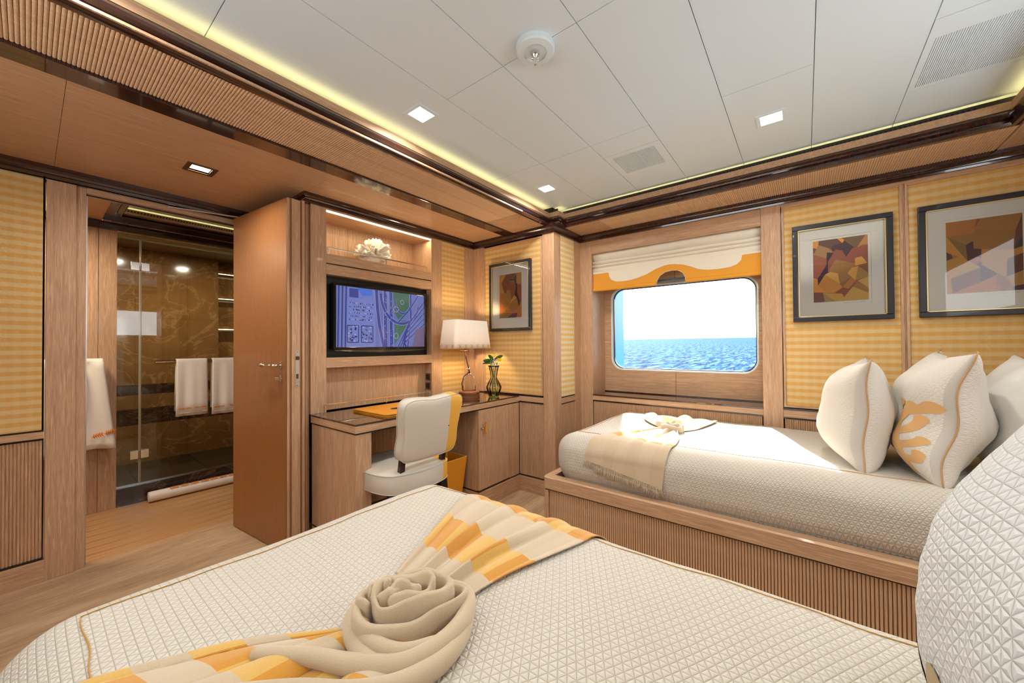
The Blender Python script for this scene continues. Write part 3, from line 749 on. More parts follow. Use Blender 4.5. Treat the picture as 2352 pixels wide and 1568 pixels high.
def SP(u_, v_, l_): return (fx-.006+l_*.00012, SY0+(SY1-SY0)*min(max(u_, 0), 1), SZ1-(SZ1-SZ0)*min(max(v_, 0), 1))
def spoly(pts, mi, l_): mb.face([SP(a, b, l_) for a, b in pts], mi)
def sstrip(pts, w, mi, l_):
    for i in range(len(pts)-1):
        (a, b), (c_, d) = pts[i], pts[i+1]; dx, dy = (c_-a)*1.78, d-b; L_ = math.hypot(dx, dy) or 1; nx, ny = -dy/L_*w/1.78, dx/L_*w
        spoly([(a-nx, b-ny), (c_-nx, d-ny), (c_+nx, d+ny), (a+nx, b+ny)], mi, l_)
spoly([(0, 0), (1, 0), (1, 1), (0, 1)], 0, 0)
def road(pts, w, l_): sstrip(pts, w*1.22, 2, l_); sstrip(pts, w, 1, l_+1)
spoly([(.10, .0), (.40, .0), (.40, 1), (.10, 1)], 4, 1)
spoly([(.60, .0), (.80, .0), (.80, .32), (.66, .50), (.60, .30)], 3, 1); spoly([(.62, .52), (.80, .5), (.76, .62), (.62, .96)], 3, 1)
spoly([(.13, .02), (.22, .02), (.22, .17), (.13, .17)], 1, 2); spoly([(.21, .0), (.36, .0), (.37, .10), (.26, .13)], 6, 3)
for x_ in (.03, .065, .10): road([(x_, 0), (x_-.01, 1)], .018, 3)
road([(.41, 0), (.42, .3), (.44, .6), (.49, 1)], .03, 3)
for x_ in (.51, .575): road([(x_, 0), (x_+.005, 1)], .035, 3)
def arc(cx, cy, rx, ry, a0, a1, n=22): return [(cx+rx*math.cos(math.radians(a0+(a1-a0)*i/n)), cy+ry*math.sin(math.radians(a0+(a1-a0)*i/n))) for i in range(n+1)]
road(arc(.72, .12, .10, .26, 0, 180), .018, 5); road(arc(.70, .05, .24, .52, 20, 180), .026, 5)
road([(.82, 0), (.82, .5), (.78, 1)], .02, 7)
for k_ in range(5): road([(1.0-.0*k_, .12+k_*.11), (.80-.02*k_, .55+k_*.10), (.66+.03*k_, 1)], .016, 9)
road([(.66, .55), (.80, .30), (.92, 0)], .016, 11)
spoly([(.88, .68), (1, .6), (1, 1), (.84, 1)], 7, 12)
sstrip(arc(.635, .31, .028, .05, 0, 360, 16), .004, 2, 14); sstrip(arc(.71, .17, .02, .04, 0, 360, 14), .004, 2, 14); sstrip(arc(.635, .80, .025, .05, 0, 360, 16), .004, 2, 14)
random.seed(3)
for i in range(150):
    a, b = .12+random.random()*.25, .25+.055*random.randint(0, 5)+random.random()*.01
    spoly([(a, b), (a+.007, b), (a+.007, b+.018), (a, b+.018)], random.choice((5, 5, 2)), 4)
for i in range(70):
    a, b = .51+random.choice((0, .065))+random.random()*.03-.01, random.random()
    spoly([(a, b), (a+.004, b), (a+.004, b+.014), (a, b+.014)], 2, 13)
for (a0_, b0_, a1_, b1_) in ((.11, .64, .22, .92), (.25, .64, .37, .92)):
    sstrip([(a0_, b0_), (a1_, b0_), (a1_, b1_), (a0_, b1_), (a0_, b0_)], .006, 5, 4)
    for i in range(26):
        a, b = a0_+random.random()*(a1_-a0_-.02), b0_+random.random()*(b1_-b0_-.03)
        spoly([(a, b), (a+.015, b+.004), (a+.012, b+.03), (a-.003, b+.02)], random.choice((5, 2, 1, 7)), 5)
mb.build('screen_picture', sm, tv, fix=False).data.flip_normals()
# ---- coral on the niche shelf
def coral():
    o = root('coral', (-2.38, 1.49, 1.69), 'white ruffled coral on the lit display shelf', 'ornament')
    mm = mat('coral_white', srgb(238, 232, 216), .7)
    random.seed(11); mb = MB()
    C0 = Vector((-2.375, 1.485, 1.765))
    mb.lathe([(0, -.055), (.045, -.055), (.052, -.04), (.04, -.02), (.045, .01), (.03, .03), (0, .035)], (C0.x, C0.y, C0.z), 12)
    for k_ in range(26):
        az = k_*2.399; el = random.uniform(-.1, 1.25)
        d = Vector((math.cos(az)*math.cos(el), math.sin(az)*math.cos(el)*1.15, math.sin(el)))
        s1 = d.cross(Vector((random.uniform(-1, 1), random.uniform(-1, 1), random.uniform(-1, 1)))).normalized(); s2 = d.cross(s1)
        L_ = random.uniform(.085, .120); W = random.uniform(.035, .055); grid = []
        for i in range(7):
            t = i/6; row = []
            for j in range(13):
                s = j/12*2-1; wv = t*t*.013*math.sin(s*7+k_*1.7)+t*.004*math.sin(s*17+k_)
                fan = (.35+.65*t)
                row.append(C0+d*(L_*t*(1-.18*s*s)+t*.006*math.sin(s*13+k_))+s1*(s*W*fan)+s2*(wv+t*t*.02*s*s))
            grid.append(row)
        n = len(mb.v)
        for r_ in grid: mb.v += [tuple(p) for p in r_]
        for i in range(6):
            for j in range(12): mb.f.append((n+i*13+j, n+i*13+j+1, n+(i+1)*13+j+1, n+(i+1)*13+j)); mb.m.append(0)
    c_ = mb.build('frill', mm, o, smooth=True, fix=False)
    sd = c_.modifiers.new('solid', 'SOLIDIFY'); sd.thickness = .0035; sd.offset = 0
    for v in c_.data.vertices:
        w_ = v.co
        if w_.z < 1.6905: w_.z = 1.6905
    return o
coral()
# ================================================================ DESK
dk = root('desk', (-2.02, 1.69, 0), 'built-in oak desk with a dark glass top and a cupboard at its right end', 'desk')
DX0, DX1, DY0, DY1 = XT, -1.777, 1.006, YN-.003
box('desk_top', (DX0+.0, DX1+.002, DY0-.002, DY1, .727, .736), M['glass_top'], dk, bevel=.0025)
box('edge_rail', (DX1-.022, DX1, DY0, DY1, .690, .727), oy, dk, bevel=.001)
box('edge_rail', (DX0, DX1-.022, DY0, DY0+.022, .690, .727), ox, dk, bevel=.001)
box('top_core', (DX0, DX1-.022, DY0+.022, DY1, .695, .727), oy, dk, bevel=0)
box('inlay', (DX0, DX1-.008, DY0+.006, DY1, .681, .690), M['inlay'], dk, bevel=0)
box('pedestal', (DX0, DX1-.006, DY0+.006, 1.098, .0, .681), oz, dk, bevel=.0015)
box('inlay', (DX0, DX1-.005, DY0+.005, 1.099, .100, .109), M['inlay'], dk, bevel=0)
box('modesty_panel', (DX0+.03, DX0+.045, 1.098, 1.905, .12, .681), oz, dk)
box('plinth', (DX0+.03, DX0+.052, 1.098, 1.905, 0, .112), oy, dk)
box('inlay', (DX0+.03, DX0+.050, 1.098, 1.905, .112, .121), M['inlay'], dk, bevel=0)
for zz in (.045, .070):
    for a, b in ((1.12, 1.30), (1.33, 1.50), (1.53, 1.70)): box('vent_slot', (DX0+.0515, DX0+.0528, a, b, zz, zz+.011), M['void'], dk, bevel=0)
box('cabinet_body', (DX0, DX1-.022, 1.905, DY1, .127, .681), oz, dk)
dr = box('cabinet_door', (DX1-.021, DX1-.002, 1.9085, 2.242, .130, .680), oz, dk, bevel=.001)
fl_ = fluted('reeding', 'y', 1.995, 2.235, .132, .678, DX1+.0005, 1, oz, dr)
kb = MB().lathe([(0, 0), (.006, 0), (.004, .006), (.004, .012), (.0085, .016), (.0085, .019), (0, .021)], (0, 0, 0), 16)
kb.v = [(DX1-.002+z, 1.934+x_, .555+y_) for x_, y_, z in kb.v]; kb.build('key_knob', M['chrome'], dr, smooth=True)
hd = MB(); hd.tube([(DX1+.022, 1.958, .520), (DX1+.022, 1.958, .592)], .0068, 14); hd.build('handle', M['ochre_leather'], dr, auto=.6)
MB().tube([(DX1-.002, 1.958, .556), (DX1+.022, 1.958, .556)], .004, 10).build('handle_stem', M['chrome'], dr, auto=.6)
for za in (.516, .592): MB().tube([(DX1+.022, 1.958, za), (DX1+.022, 1.958, za+.004)], .0072, 14).build('handle_cap', M['chrome'], dr, auto=.6)
box('filler', (DX1-.021, DX1-.002, 2.245, DY1, .127, .681), oz, dk)
box('inlay', (DX0+.04, DX1-.001, 1.906, DY1, .117, .127), M['inlay'], dk, bevel=0)
box('plinth', (DX0+.04, DX1+.004, 1.902, DY1-.004, 0, .117), oy, dk)
# folder
fo = root('desk_folder', (-1.99, 1.50, .736), 'large ochre leather folder lying on the dark desk', 'folder')
def rounded_slab(x0, x1, y0, y1, z0, z1, r):
    P = []
    for cx, cy, a0 in ((x1-r, y1-r, 0), (x0+r, y1-r, 90), (x0+r, y0+r, 180), (x1-r, y0+r, 270)):
        for i in range(5): a = math.radians(a0+22.5*i); P.append((cx+r*math.cos(a), cy+r*math.sin(a)))
    return MB().prism(P, 'z', z0, z1)
rounded_slab(-2.165, -1.815, 1.205, 1.775, .7365, .7425, .018).build('lower_cover', M['ochre_leather'], fo, bevel=.001)
rounded_slab(-2.160, -1.822, 1.215, 1.770, .7425, .7455, .012).build('pages', M['leg'], fo)
rounded_slab(-2.165, -1.815, 1.205, 1.775, .7455, .7515, .018).build('upper_cover', M['ochre_leather'], fo, bevel=.001)
pn = root('pen', (-1.87, 1.25, .7515), 'black pen lying on the ochre folder', 'pen')
MB().tube([(-1.95, 1.330, .757), (-1.93, 1.380, .757), (-1.90, 1.46, .757)], [.003, .0055, .0055], 10).build('barrel', M['tvblack'], pn, smooth=True)
MB().tube([(-1.957, 1.313, .757), (-1.95, 1.330, .757)], [.001, .003], 10).build('nib', M['chrome'], pn, smooth=True)
# ================================================================ LAMP
lm = root('table_lamp', (-2.045, 2.09, .736), 'stirrup table lamp with a cream shade stitched in yellow crosses', 'lamp')
lx, ly = -2.045, 2.09
MB().lathe([(0, 0), (.080, 0), (.080, .018), (.076, .020), (.076, .023), (.080, .025), (.080, .040), (.074, .045), (.055, .047), (0, .047)], (lx, ly, .736), 40).build('base', M['saddle'], lm, auto=.5)
def arch(w, h, zb, y_off=0, lean=0):
    pts = []
    for i in range(25):
        t = i/24; a = math.pi*t
        pts.append((lx+.70*(-w*math.cos(a)), ly+.70*(w*math.cos(a))*-1+y_off, zb+h*math.sin(a)**.55))
    return pts
pts = [(lx-.033*math.cos(math.pi*i/24), ly-.033*math.cos(math.pi*i/24), .783+.125*math.sin(math.pi*i/24)**.5) for i in range(25)]
MB().tube(pts, .0042, 8).build('stirrup', M['chrome'], lm, smooth=True)
MB().tube([(lx-.040, ly-.03, .783), (lx-.045, ly-.035, .84), (lx-.03, ly-.025, .895), (lx-.004, ly-.003, .925)], .006, 8, flat=.4).build('strap', M['saddle'], lm, smooth=True)
mb = MB(); mb.tube([(lx-.036, ly-.036, .784), (lx+.036, ly+.036, .784)], .006, 8); mb.build('foot_bar', M['brass'], lm, smooth=True)
MB().tube([(lx+.004, ly+.002, .905), (lx-.004, ly-.003, .96), (lx-.016, ly-.015, 1.03), (lx-.022, ly-.020, 1.085)], [.006, .0045, .0045, .004], 8).build('stem', M['brass'], lm, smooth=True)
for zz, dx in ((.915, .0), (.955, -.004)): MB().tube([(lx+dx+.012*math.cos(a*.5236), ly+dx+.012*math.sin(a*.5236), zz+.008*math.sin(a*.5236)) for a in range(12)], .0022, 6, True).build('buckle', M['chrome'], lm, smooth=True)
MB().tube([(lx-.05, ly-.05, 1.088), (lx-.02, ly-.02, 1.087), (lx+.0, ly-.0, 1.089)], .004, 6).build('finial_bar', M['brass'], lm, smooth=True)
sx, sy = -2.072, 2.082
def rr(hx, hy, z, r, n=6):
    P = []
    for qx, qy, a0 in ((hx-r, hy-r, 0), (-hx+r, hy-r, 90), (-hx+r, -hy+r, 180), (hx-r, -hy+r, 270)):
        for i in range(n): a = math.radians(a0+90*i/(n-1)); P.append((sx+qx+r*math.cos(a), sy+qy+r*math.sin(a), z))
    return P
shm = bpy.data.materials.new('lamp_shade'); shm.use_nodes = True; nt = shm.node_tree; nt.nodes.clear()
a_ = nt.nodes.new('ShaderNodeBsdfDiffuse'); a_.inputs[0].default_value = srgb(236, 230, 220); b_ = nt.nodes.new('ShaderNodeBsdfTranslucent'); b_.inputs[0].default_value = srgb(240, 214, 178)
mx = nt.nodes.new('ShaderNodeMixShader'); mx.inputs[0].default_value = .12; oo = nt.nodes.new('ShaderNodeOutputMaterial')
nt.links.new(a_.outputs[0], mx.inputs[1]); nt.links.new(b_.outputs[0], mx.inputs[2]); nt.links.new(mx.outputs[0], oo.inputs[0])
mb = MB(); mb.ring_loft([rr(.095, .200, 1.108, .03), rr(.092, .195, 1.16, .03), rr(.082, .172, 1.322, .025)], True, False)
sh = mb.build('shade', shm, lm, auto=.9); sd = sh.modifiers.new('s', 'SOLIDIFY'); sd.thickness = .0016
def cross(px, py, dx, dy, z, s=.014):
    mb = MB()
    for sg in (1, -1): mb.tube([(px-dx*s*.8*sg, py-dy*s*.8*sg, z-s), (px+dx*s*.8*sg, py+dy*s*.8*sg, z+s)], .0016, 5)
    mb.build('cross_stitch', M['ochre_leather'], lm)
for i in range(6): cross(sx+.0955, sy-.155+i*.062, 0, 1, 1.124)
for i in range(3): cross(sx-.066+i*.066, sy-.2005, 1, 0, 1.124); cross(sx-.066+i*.066, sy+.2005, 1, 0, 1.124)
l = _lamp('bulb', 'POINT', (sx, sy, 1.215), 9.0, (1.0, .74, .42), shadow_soft_size=.03); l.parent = lm; l.location = Vector((sx, sy, 1.215))-Vector(lm.location)
# ================================================================ VASE AND FLOWERS
vs = root('vase', (-1.895, 2.205, .736), 'small green glass vase with yellow flowers on the desk', 'vase')
vx, vy = -1.895, 2.205
prof = [(0, .004), (.034, .004), (.040, .010), (.046, .03), (.057, .065), (.058, .075), (.046, .105), (.028, .135), (.024, .150), (.029, .19), (.037, .225), (.043, .238)]
mb = MB(); rings = []
for r_, z in prof: rings.append([(vx+(r_*(1+.035*math.cos(10*2*math.pi*k_/60)))*math.cos(2*math.pi*k_/60), vy+(r_*(1+.035*math.cos(10*2*math.pi*k_/60)))*math.sin(2*math.pi*k_/60), .736+z) for k_ in range(60)])
mb.ring_loft(rings, True, False); vg = mb.build('glass_body', M['vase_glass'], vs, smooth=True)
sd = vg.modifiers.new('s', 'SOLIDIFY'); sd.thickness = .0025
MB().lathe([(0, .0), (.038, .0), (.038, .010), (0, .011)], (vx, vy, .736), 32).build('foot', mat('thick_glass', srgb(120, 124, 60), .05, coat=1), vs, auto=.5)
random.seed(5)
gm, ym, wm, dm = plain('stem_green', 88, 120, 52), plain('petal_yellow', 244, 210, 40), plain('gypsophila_white', 240, 236, 230), plain('leaf_green', 66, 112, 52, .4)
mb = MB()
for k_ in range(9):
    a = k_*.7; mb.tube([(vx+.02*math.cos(a), vy+.02*math.sin(a), .75), (vx+.008*math.cos(a+.5), vy+.008*math.sin(a+.5), .885), (vx+.03*math.cos(a+2), vy+.03*math.sin(a+2), 1.0)], .0018, 5)
mb.build('stems', gm, vs, smooth=True)
for fx_, fy_, fz, tl in ((-.012, .010, 1.050, .2), (.022, .040, 1.020, .9)):
    mb = MB(); cc = Vector((vx+fx_, vy+fy_, fz)); nrm = Vector((.6, -.6*tl, .7)).normalized(); t1 = nrm.cross(Vector((0, 0, 1))).normalized(); t2 = nrm.cross(t1)
    for ly_, R_ in ((0, .026), (1, .020), (2, .013)):
        for k_ in range(14):
            a = 2*math.pi*k_/14+ly_*.2; d = t1*math.cos(a)+t2*math.sin(a); sd_ = t1*-math.sin(a)+t2*math.cos(a); up_ = nrm*(ly_*.003)
            mb.face([cc+up_, cc+d*R_*.6+sd_*.004+up_+nrm*.002, cc+d*R_+up_-nrm*.002, cc+d*R_*.6-sd_*.004+up_+nrm*.002])
    mb.build('flower', ym, vs, fix=False)
mb = MB()
for k_ in range(170):
    a = random.uniform(0, 6.28); rad = random.uniform(0, .036); z = .955+random.uniform(0, .07)+(.075 if k_ % 9 == 0 else 0)
    p = (vx+rad*math.cos(a), vy+rad*math.sin(a), z)
    mb.lathe([(0, -.0030), (.0032, 0), (0, .0030)], p, 5)
stuff(mb.build('baby_breath', wm, vs, smooth=True))
def leaf(base, d, side, L_, W):
    mb = MB(); b_ = Vector(base); d = Vector(d).normalized(); s_ = Vector(side).normalized(); rows = []
    for i in range(7):
        t = i/6; w_ = W*math.sin(math.pi*min(.98, t*.9+.06))**.8
        c_ = b_+d*L_*t+Vector((0, 0, -.01*t*t)); rows.append([c_-s_*w_+Vector((0, 0, .003)), c_, c_+s_*w_+Vector((0, 0, .003))])
    mb.ring_loft(rows, False, False); mb.build('leaf', dm, vs, smooth=True, fix=False)
leaf((vx, vy, 1.0), (-.6, -.8, .25), (.5, -.3, 1), .085, .020); leaf((vx, vy, 1.01), (-.3, -.7, .9), (.8, -.3, .4), .07, .022); leaf((vx, vy, 1.015), (.5, .8, .5), (.5, -.4, .8), .085, .022)
leaf((vx, vy, .995), (-.5, -.9, .05), (.6, -.3, .8), .09, .013)
# ================================================================ CHAIR
ch = root('desk_chair', (-1.80, 1.27, 0), 'cream and yellow upholstered desk chair with dark legs', 'chair')
def curve_outline(pts, n=8):
    out = []; N_ = len(pts)
    for i in range(N_):
        p0, p1, p2, p3 = [Vector(pts[(i+k_) % N_]) for k_ in (-1, 0, 1, 2)]
        for j in range(n):
            t = j/n; out.append(.5*((2*p1)+(-p0+p2)*t+(2*p0-5*p1+4*p2-p3)*t*t+(-p0+3*p1-3*p2+p3)*t**3))
    return out
def cushion_from_outline(out, c, place, thick, mb, mi_fn, puff=.010, inset=.012):
    """two-sided padded form: out=2D outline, place(u,v,w)->3D"""
    c = Vector(c); K_ = len(out); ringsD = []
    for s_, w in ((.0, -thick/2-puff), (.35, -thick/2-puff*.9), (.7, -thick/2-puff*.6), (.9, -thick/2-puff*.2), (.975, -thick/2+.004), (1, -thick/2+.012), (1.0, 0), (1, thick/2-.012), (.975, thick/2-.004), (.9, thick/2+puff*.2), (.7, thick/2+puff*.6), (.35, thick/2+puff*.9), (.0, thick/2+puff)):
        ringsD.append([place(*(c+(p-c)*s_), w) for p in out])
    n = len(mb.v)
    for r_ in ringsD: mb.v += [tuple(q) for q in r_]
    for i in range(len(ringsD)-1):
        for j in range(K_):
            j2 = (j+1) % K_
            mb.f.append((n+i*K_+j, n+i*K_+j2, n+(i+1)*K_+j2, n+(i+1)*K_+j))
            pc = (out[j]+out[j2])/2; mid = c+(pc-c)*max(.0, 1)
            s_avg = [0, .35, .7, .9, .975, 1, 1, 1, .975, .9, .7, .35, 0]; sa = (s_avg[i]+s_avg[i+1])/2
            mb.m.append(mi_fn(*(c+(pc-c)*sa)))
# backrest outline in (y, z)
bk = [(1.105, .835), (1.14, .862), (1.22, .862), (1.29, .856), (1.36, .862), (1.445, .868), (1.483, .840), (1.478, .76), (1.468, .68), (1.470, .61), (1.452, .565), (1.40, .553), (1.29, .548), (1.18, .553), (1.125, .565), (1.108, .61), (1.114, .68), (1.105, .76)]
tilt = math.radians(9)
def pl_back(y_, z_, w):
    bend = .10*(y_-1.29)**2*-1
    return (-1.585+(z_-.55)*math.tan(tilt)+w+bend*-1.2, y_, z_-w*math.tan(tilt))
def clip_poly(out, y_cut, keep_less):
    res = []; K_ = len(out)
    for i in range(K_):
        a, b = out[i], out[(i+1) % K_]; ia = (a.x <= y_cut) == keep_less; ib = (b.x <= y_cut) == keep_less
        if ia: res.append(a)
        if ia != ib: t = (y_cut-a.x)/(b.x-a.x); res.append(a+(b-a)*t)
    return res
def padded(name, outline, place, thick, parent, split, cvt, cen, puff=.008):
    """full padded body; polygons on either side of the split take the cream or yellow leather"""
    out = outline; mb = MB(); K_ = len(out)
    levels = [(.02, -1, 1), (.5, -1, .9), (.8, -1, .5), (.94, -1, .08), (.985, -.9, 0), (1, -.7, 0), (1, 0, 0), (1, .7, 0), (.985, .9, 0), (.94, 1, .08), (.8, 1, .5), (.5, 1, .9), (.02, 1, 1)]
    # gridded front/back so that the colour split is a straight seam
    rings = []
    for s_, sg, pf in levels:
        ring = []
        for p in out:
            q = Vector((split+(p.x-split)*s_, cen+(p.y-cen)*s_)); ring.append(place(q.x, q.y, sg*(thick/2)+ (1 if sg > 0 else -1)*pf*puff if abs(sg) == 1 else sg*thick/2))
        rings.append(ring)
    mb.ring_loft(rings, True, False)
    mb.m = []
    for i in range(len(rings)-1):
        for j in range(K_): mb.m.append(1 if (out[j].x+out[(j+1) % K_].x)/2 > split else 0)
    return mb.build(name, [M['cushion'], M['yellow_leather']], parent, smooth=True)
def with_split(out, split):
    res = []; K_ = len(out)
    for i in range(K_):
        a, b = out[i], out[(i+1) % K_]; res.append(a)
        if (a.x-split)*(b.x-split) < 0: res.append(a+(b-a)*((split-a.x)/(b.x-a.x)))
    return res
ob = with_split(curve_outline(bk, 5), 1.398)
padded('backrest', ob, pl_back, .062, ch, 1.398, None, .705, .006)
def pipe_from(out, place, w, r=.0026): return MB().tube([place(p.x, p.y, w) for p in out], r, 6, True)
for w in (.0265, -.0265): pipe_from(ob, pl_back, w, .002).build('piping', M['cushion'], ch, smooth=True)
st = [(1.06, -1.78), (1.065, -1.68), (1.10, -1.60), (1.18, -1.565), (1.28, -1.555), (1.38, -1.565), (1.455, -1.60), (1.485, -1.68), (1.49, -1.80), (1.485, -1.95), (1.46, -2.03), (1.38, -2.05), (1.28, -2.055), (1.18, -2.05), (1.09, -2.03), (1.065, -1.95)]
os_ = with_split(curve_outline(st, 5), 1.398)
def pl_seat(y_, x_, w):
    return (x_, y_, .437+w+ (.012*math.sin((x_+2.05)*3.0) if w > 0 else 0))
padded('seat', os_, pl_seat, .096, ch, 1.398, None, -1.80, .012)
pipe_from(os_, pl_seat, .0395, .002).build('piping', M['cushion'], ch, smooth=True); pipe_from(os_, pl_seat, -.0395, .002).build('piping', M['cushion'], ch, smooth=True)
for yy in (1.150, 1.418):
    mb = MB(); mb.ring_loft([[(-1.605+a, yy+b, z) for a, b in ((-.016, -.014), (.012, -.014), (.012, .014), (-.016, .014))] for z in (.475,)] + [[(-1.588+a, yy+b, .60) for a, b in ((-.012, -.013), (.012, -.013), (.012, .013), (-.012, .013))]])
    mb.build('back_post', M['leg'], ch, bevel=.002)
for yy, xx, s_ in ((1.13, -1.61, 1), (1.42, -1.61, 1), (1.13, -2.0, -1), (1.42, -2.0, -1)):
    mb = MB(); mb.ring_loft([[(xx+a*1.25, yy+b*1.25, .395) for a, b in ((-.018, -.018), (.018, -.018), (.018, .018), (-.018, .018))], [(xx+s_*.05+a*.6, yy+(.015 if yy > 1.3 else -.015)+b*.6, .0) for a, b in ((-.018, -.018), (.018, -.018), (.018, .018), (-.018, .018))]])
    mb.build('leg', M['leg'], ch, bevel=.002)
box('seat_frame', (-2.02, -1.60, 1.11, 1.44, .372, .392), M['leg'], ch, bevel=.003)
# ================================================================ WASTE BASKET
wb_ = root('waste_basket', (-1.96, 1.78, 0), 'tapered ochre leather waste basket under the desk', 'bin')
def sq(h, z, cx=-1.965, cy=1.782): return [(cx-h, cy-h, z), (cx+h, cy-h, z), (cx+h, cy+h, z), (cx-h, cy+h, z)]
mb = MB(); mb.ring_loft([sq(.064, .002), sq(.098, .360)], True, False); mb.face(list(reversed(sq(.064, .004))))
bk_ = mb.build('body', M['ochre_leather'], wb_); sd = bk_.modifiers.new('s', 'SOLIDIFY'); sd.thickness = .004; sd.offset = -1
mb = MB(); mb.tube(sq(.0975, .361), .0028, 6, True); mb.build('rim', M['yellow_leather'], wb_)
# ================================================================ DOOR
_ang = math.atan2(.1, 1.0); DU = Vector((math.cos(_ang), math.sin(_ang))); DN = Vector((-DU.y, DU.x)); DH = Vector((-2.86, .80))
def dl(a, b, z): p = DH+DU*a+DN*b; return (p.x, p.y, z)
def lbox(name, a0, a1, b0, b1, z0, z1, mt, parent, bevel=.001):
    mb = MB().box(a0, a1, b0, b1, z0, z1); mb.v = [dl(*v) for v in mb.v]; return mb.build(name, mt, parent, bevel=bevel)
dr1 = bpy.data.objects.new('door_1', None); COL.objects.link(dr1); dr1.location = (-2.86, .80, 0); structure(dr1)
dr1['label'] = 'open oak bathroom door with a rebated edge'
lbox('leaf', 0, .643, 0, .022, .006, 1.946, M['door'], dr1, .0015)
lbox('edge_strip', .632, .6435, .0, .014, .006, 1.946, oz, dr1, .002)
lbox('core', 0, .632, .022, .080, .006, 1.948, oz, dr1)
lbox('lock_edge', .60, .640, .026, .074, .006, 1.950, oz, dr1, .0015)
lbox('edge_groove', .60, .632, .074, .084, .006, 1.946, M['door'], dr1, 0)
lbox('rear_lip', .0, .643, .084, .098, .006, 1.956, oz, dr1, .0015)
pl = MB(); P_ = []
for i in range(9): a = math.pi*i/8; P_.append((.056+.0105*math.cos(a), 1.100+.0105*math.sin(a)))
for i in range(9): a = math.pi+math.pi*i/8; P_.append((.056+.0105*math.cos(a), .916+.0105*math.sin(a)))
pl.prism(P_, 'x', .639, .642); pl.v = [dl(*v) for v in pl.v]; lp = pl.build('lock_plate', M['steel'], dr1)
lbox('latch', .640, .650, .049, .064, 1.056, 1.076, M['brass'], lp); lbox('bolt_slot', .6418, .6424, .050, .062, .952, .978, M['grille'], lp, 0)
for z in (1.100, .914): lbox('screw', .6418, .6428, .054, .058, z-.002, z+.002, M['grille'], lp, .0005)
def oval(cb, cz, rb_, rz, a, b0, b1, name, mt):
    mb = MB(); mb.ring_loft([[dl(a+rb_*math.cos(2*math.pi*i/20)*s_, b_, cz+rz*math.sin(2*math.pi*i/20)*s_) for i in range(20)] for b_, s_ in ((b0, 1), (b0+(b1-b0)*.6, 1), (b1, .7))]); return mb.build(name, mt, dr1, auto=.6)
oval(0, 1.028, .011, .021, .585, 0, -.006, 'handle_rose', M['chrome']); oval(0, .952, .011, .021, .583, 0, -.006, 'turn_rose', M['chrome'])
hb = MB(); hb.tube([dl(.585, -.004, 1.028), dl(.585, -.035, 1.028), dl(.575, -.045, 1.028), dl(.55, -.047, 1.027), dl(.52, -.047, 1.027)], [.007, .007, .007, .0065, .005], 12)
hb.tube([dl(.522, -.047, 1.027), dl(.505, -.047, 1.026), dl(.49, -.047, 1.028), dl(.470, -.048, 1.029), dl(.45, -.049, 1.030), dl(.432, -.05, 1.028)], [.003, .0045, .009, .011, .009, .003], 12)
hb.build('lever_handle', M['chrome'], dr1, smooth=True)
lbox('thumb_turn', .545, .59, -.016, -.008, .944, .962, M['chrome'], dr1, .002); lbox('turn_stem', .578, .588, -.010, 0, .946, .960, M['chrome'], dr1, .001)
hb = MB(); hb.tube([dl(.585, .098, 1.028), dl(.585, .125, 1.028), dl(.575, .132, 1.028)], .006, 8); hb.tube([dl(.575, .132, 1.028), dl(.50, .132, 1.027)], .006, 8); hb.build('rear_handle', M['chrome'], dr1, smooth=True)
mb = MB(); mb.tube([(-2.935, .50, 1.955), dl(.04, .01, 1.952)], .004, 6); mb.build('closer_arm', M['steel'], dr1)
# ================================================================ ROMAN BLIND
bl = root('roman_blind', (-.776, 2.81, 1.86), 'cream roman blind with an ochre shaped border above the window', 'blind')
cream = mat('blind_cream', srgb(232, 226, 210), .85); n_ = N(cream); n_.bump(n_.noise(n_.coords('Object', (1, 1, 1)), 700, 2), .2, .0006)
ochre = mat('blind_ochre', srgb(226, 158, 48), .7)
for m_ in (cream, ochre):
    nt = m_.node_tree; p_ = nt.nodes['Principled BSDF']; tr = nt.nodes.new('ShaderNodeBsdfTranslucent'); tr.inputs[0].default_value = p_.inputs['Base Color'].default_value
    mx = nt.nodes.new('ShaderNodeMixShader'); mx.inputs[0].default_value = .10; out = nt.nodes['Material Output']
    nt.links.new(p_.outputs[0], mx.inputs[1]); nt.links.new(tr.outputs[0], mx.inputs[2]); nt.links.new(mx.outputs[0], out.inputs[0])
BX0, BX1 = -1.343, -.209
def fold(z0, z1, y_, d, nm):
    pr_ = []
    for i in range(11):
        t = i/10; pr_.append((y_-d*math.sin(math.pi*(t**.6))**.8*(1 if t < 1 else 0), z0*t+z1*(1-t)))
    pr_ += [(y_+.004, z0), (y_+.004, z1)]
    rings = [[(BX0+(BX1-BX0)*k_/12, a+.0012*math.sin(k_*1.3+z0*90), b+.0012*math.sin(k_*.9+z0*50)) for a, b in pr_] for k_ in range(13)]
    MB().ring_loft(rings).build(nm, cream, bl, smooth=True)
fold(1.795, 1.866, 2.822, .020, 'fold'); fold(1.766, 1.800, 2.815, .022, 'fold'); fold(1.742, 1.770, 2.814, .022, 'fold'); fold(1.700, 1.746, 2.810, .014, 'fold')
SCAL = [(-1.343, 1.697), (-1.212, 1.697), (-1.207, 1.664), (-1.190, 1.638), (-1.155, 1.620), (-1.1, 1.615), (-1.04, 1.618), (-.992, 1.626), (-.917, 1.646), (-.854, 1.675), (-.792, 1.693), (-.755, 1.697), (-.718, 1.695), (-.661, 1.683), (-.619, 1.666), (-.564, 1.639), (-.51, 1.627), (-.445, 1.624), (-.38, 1.628), (-.34, 1.640), (-.315, 1.664), (-.309, 1.697), (-.209, 1.697)]
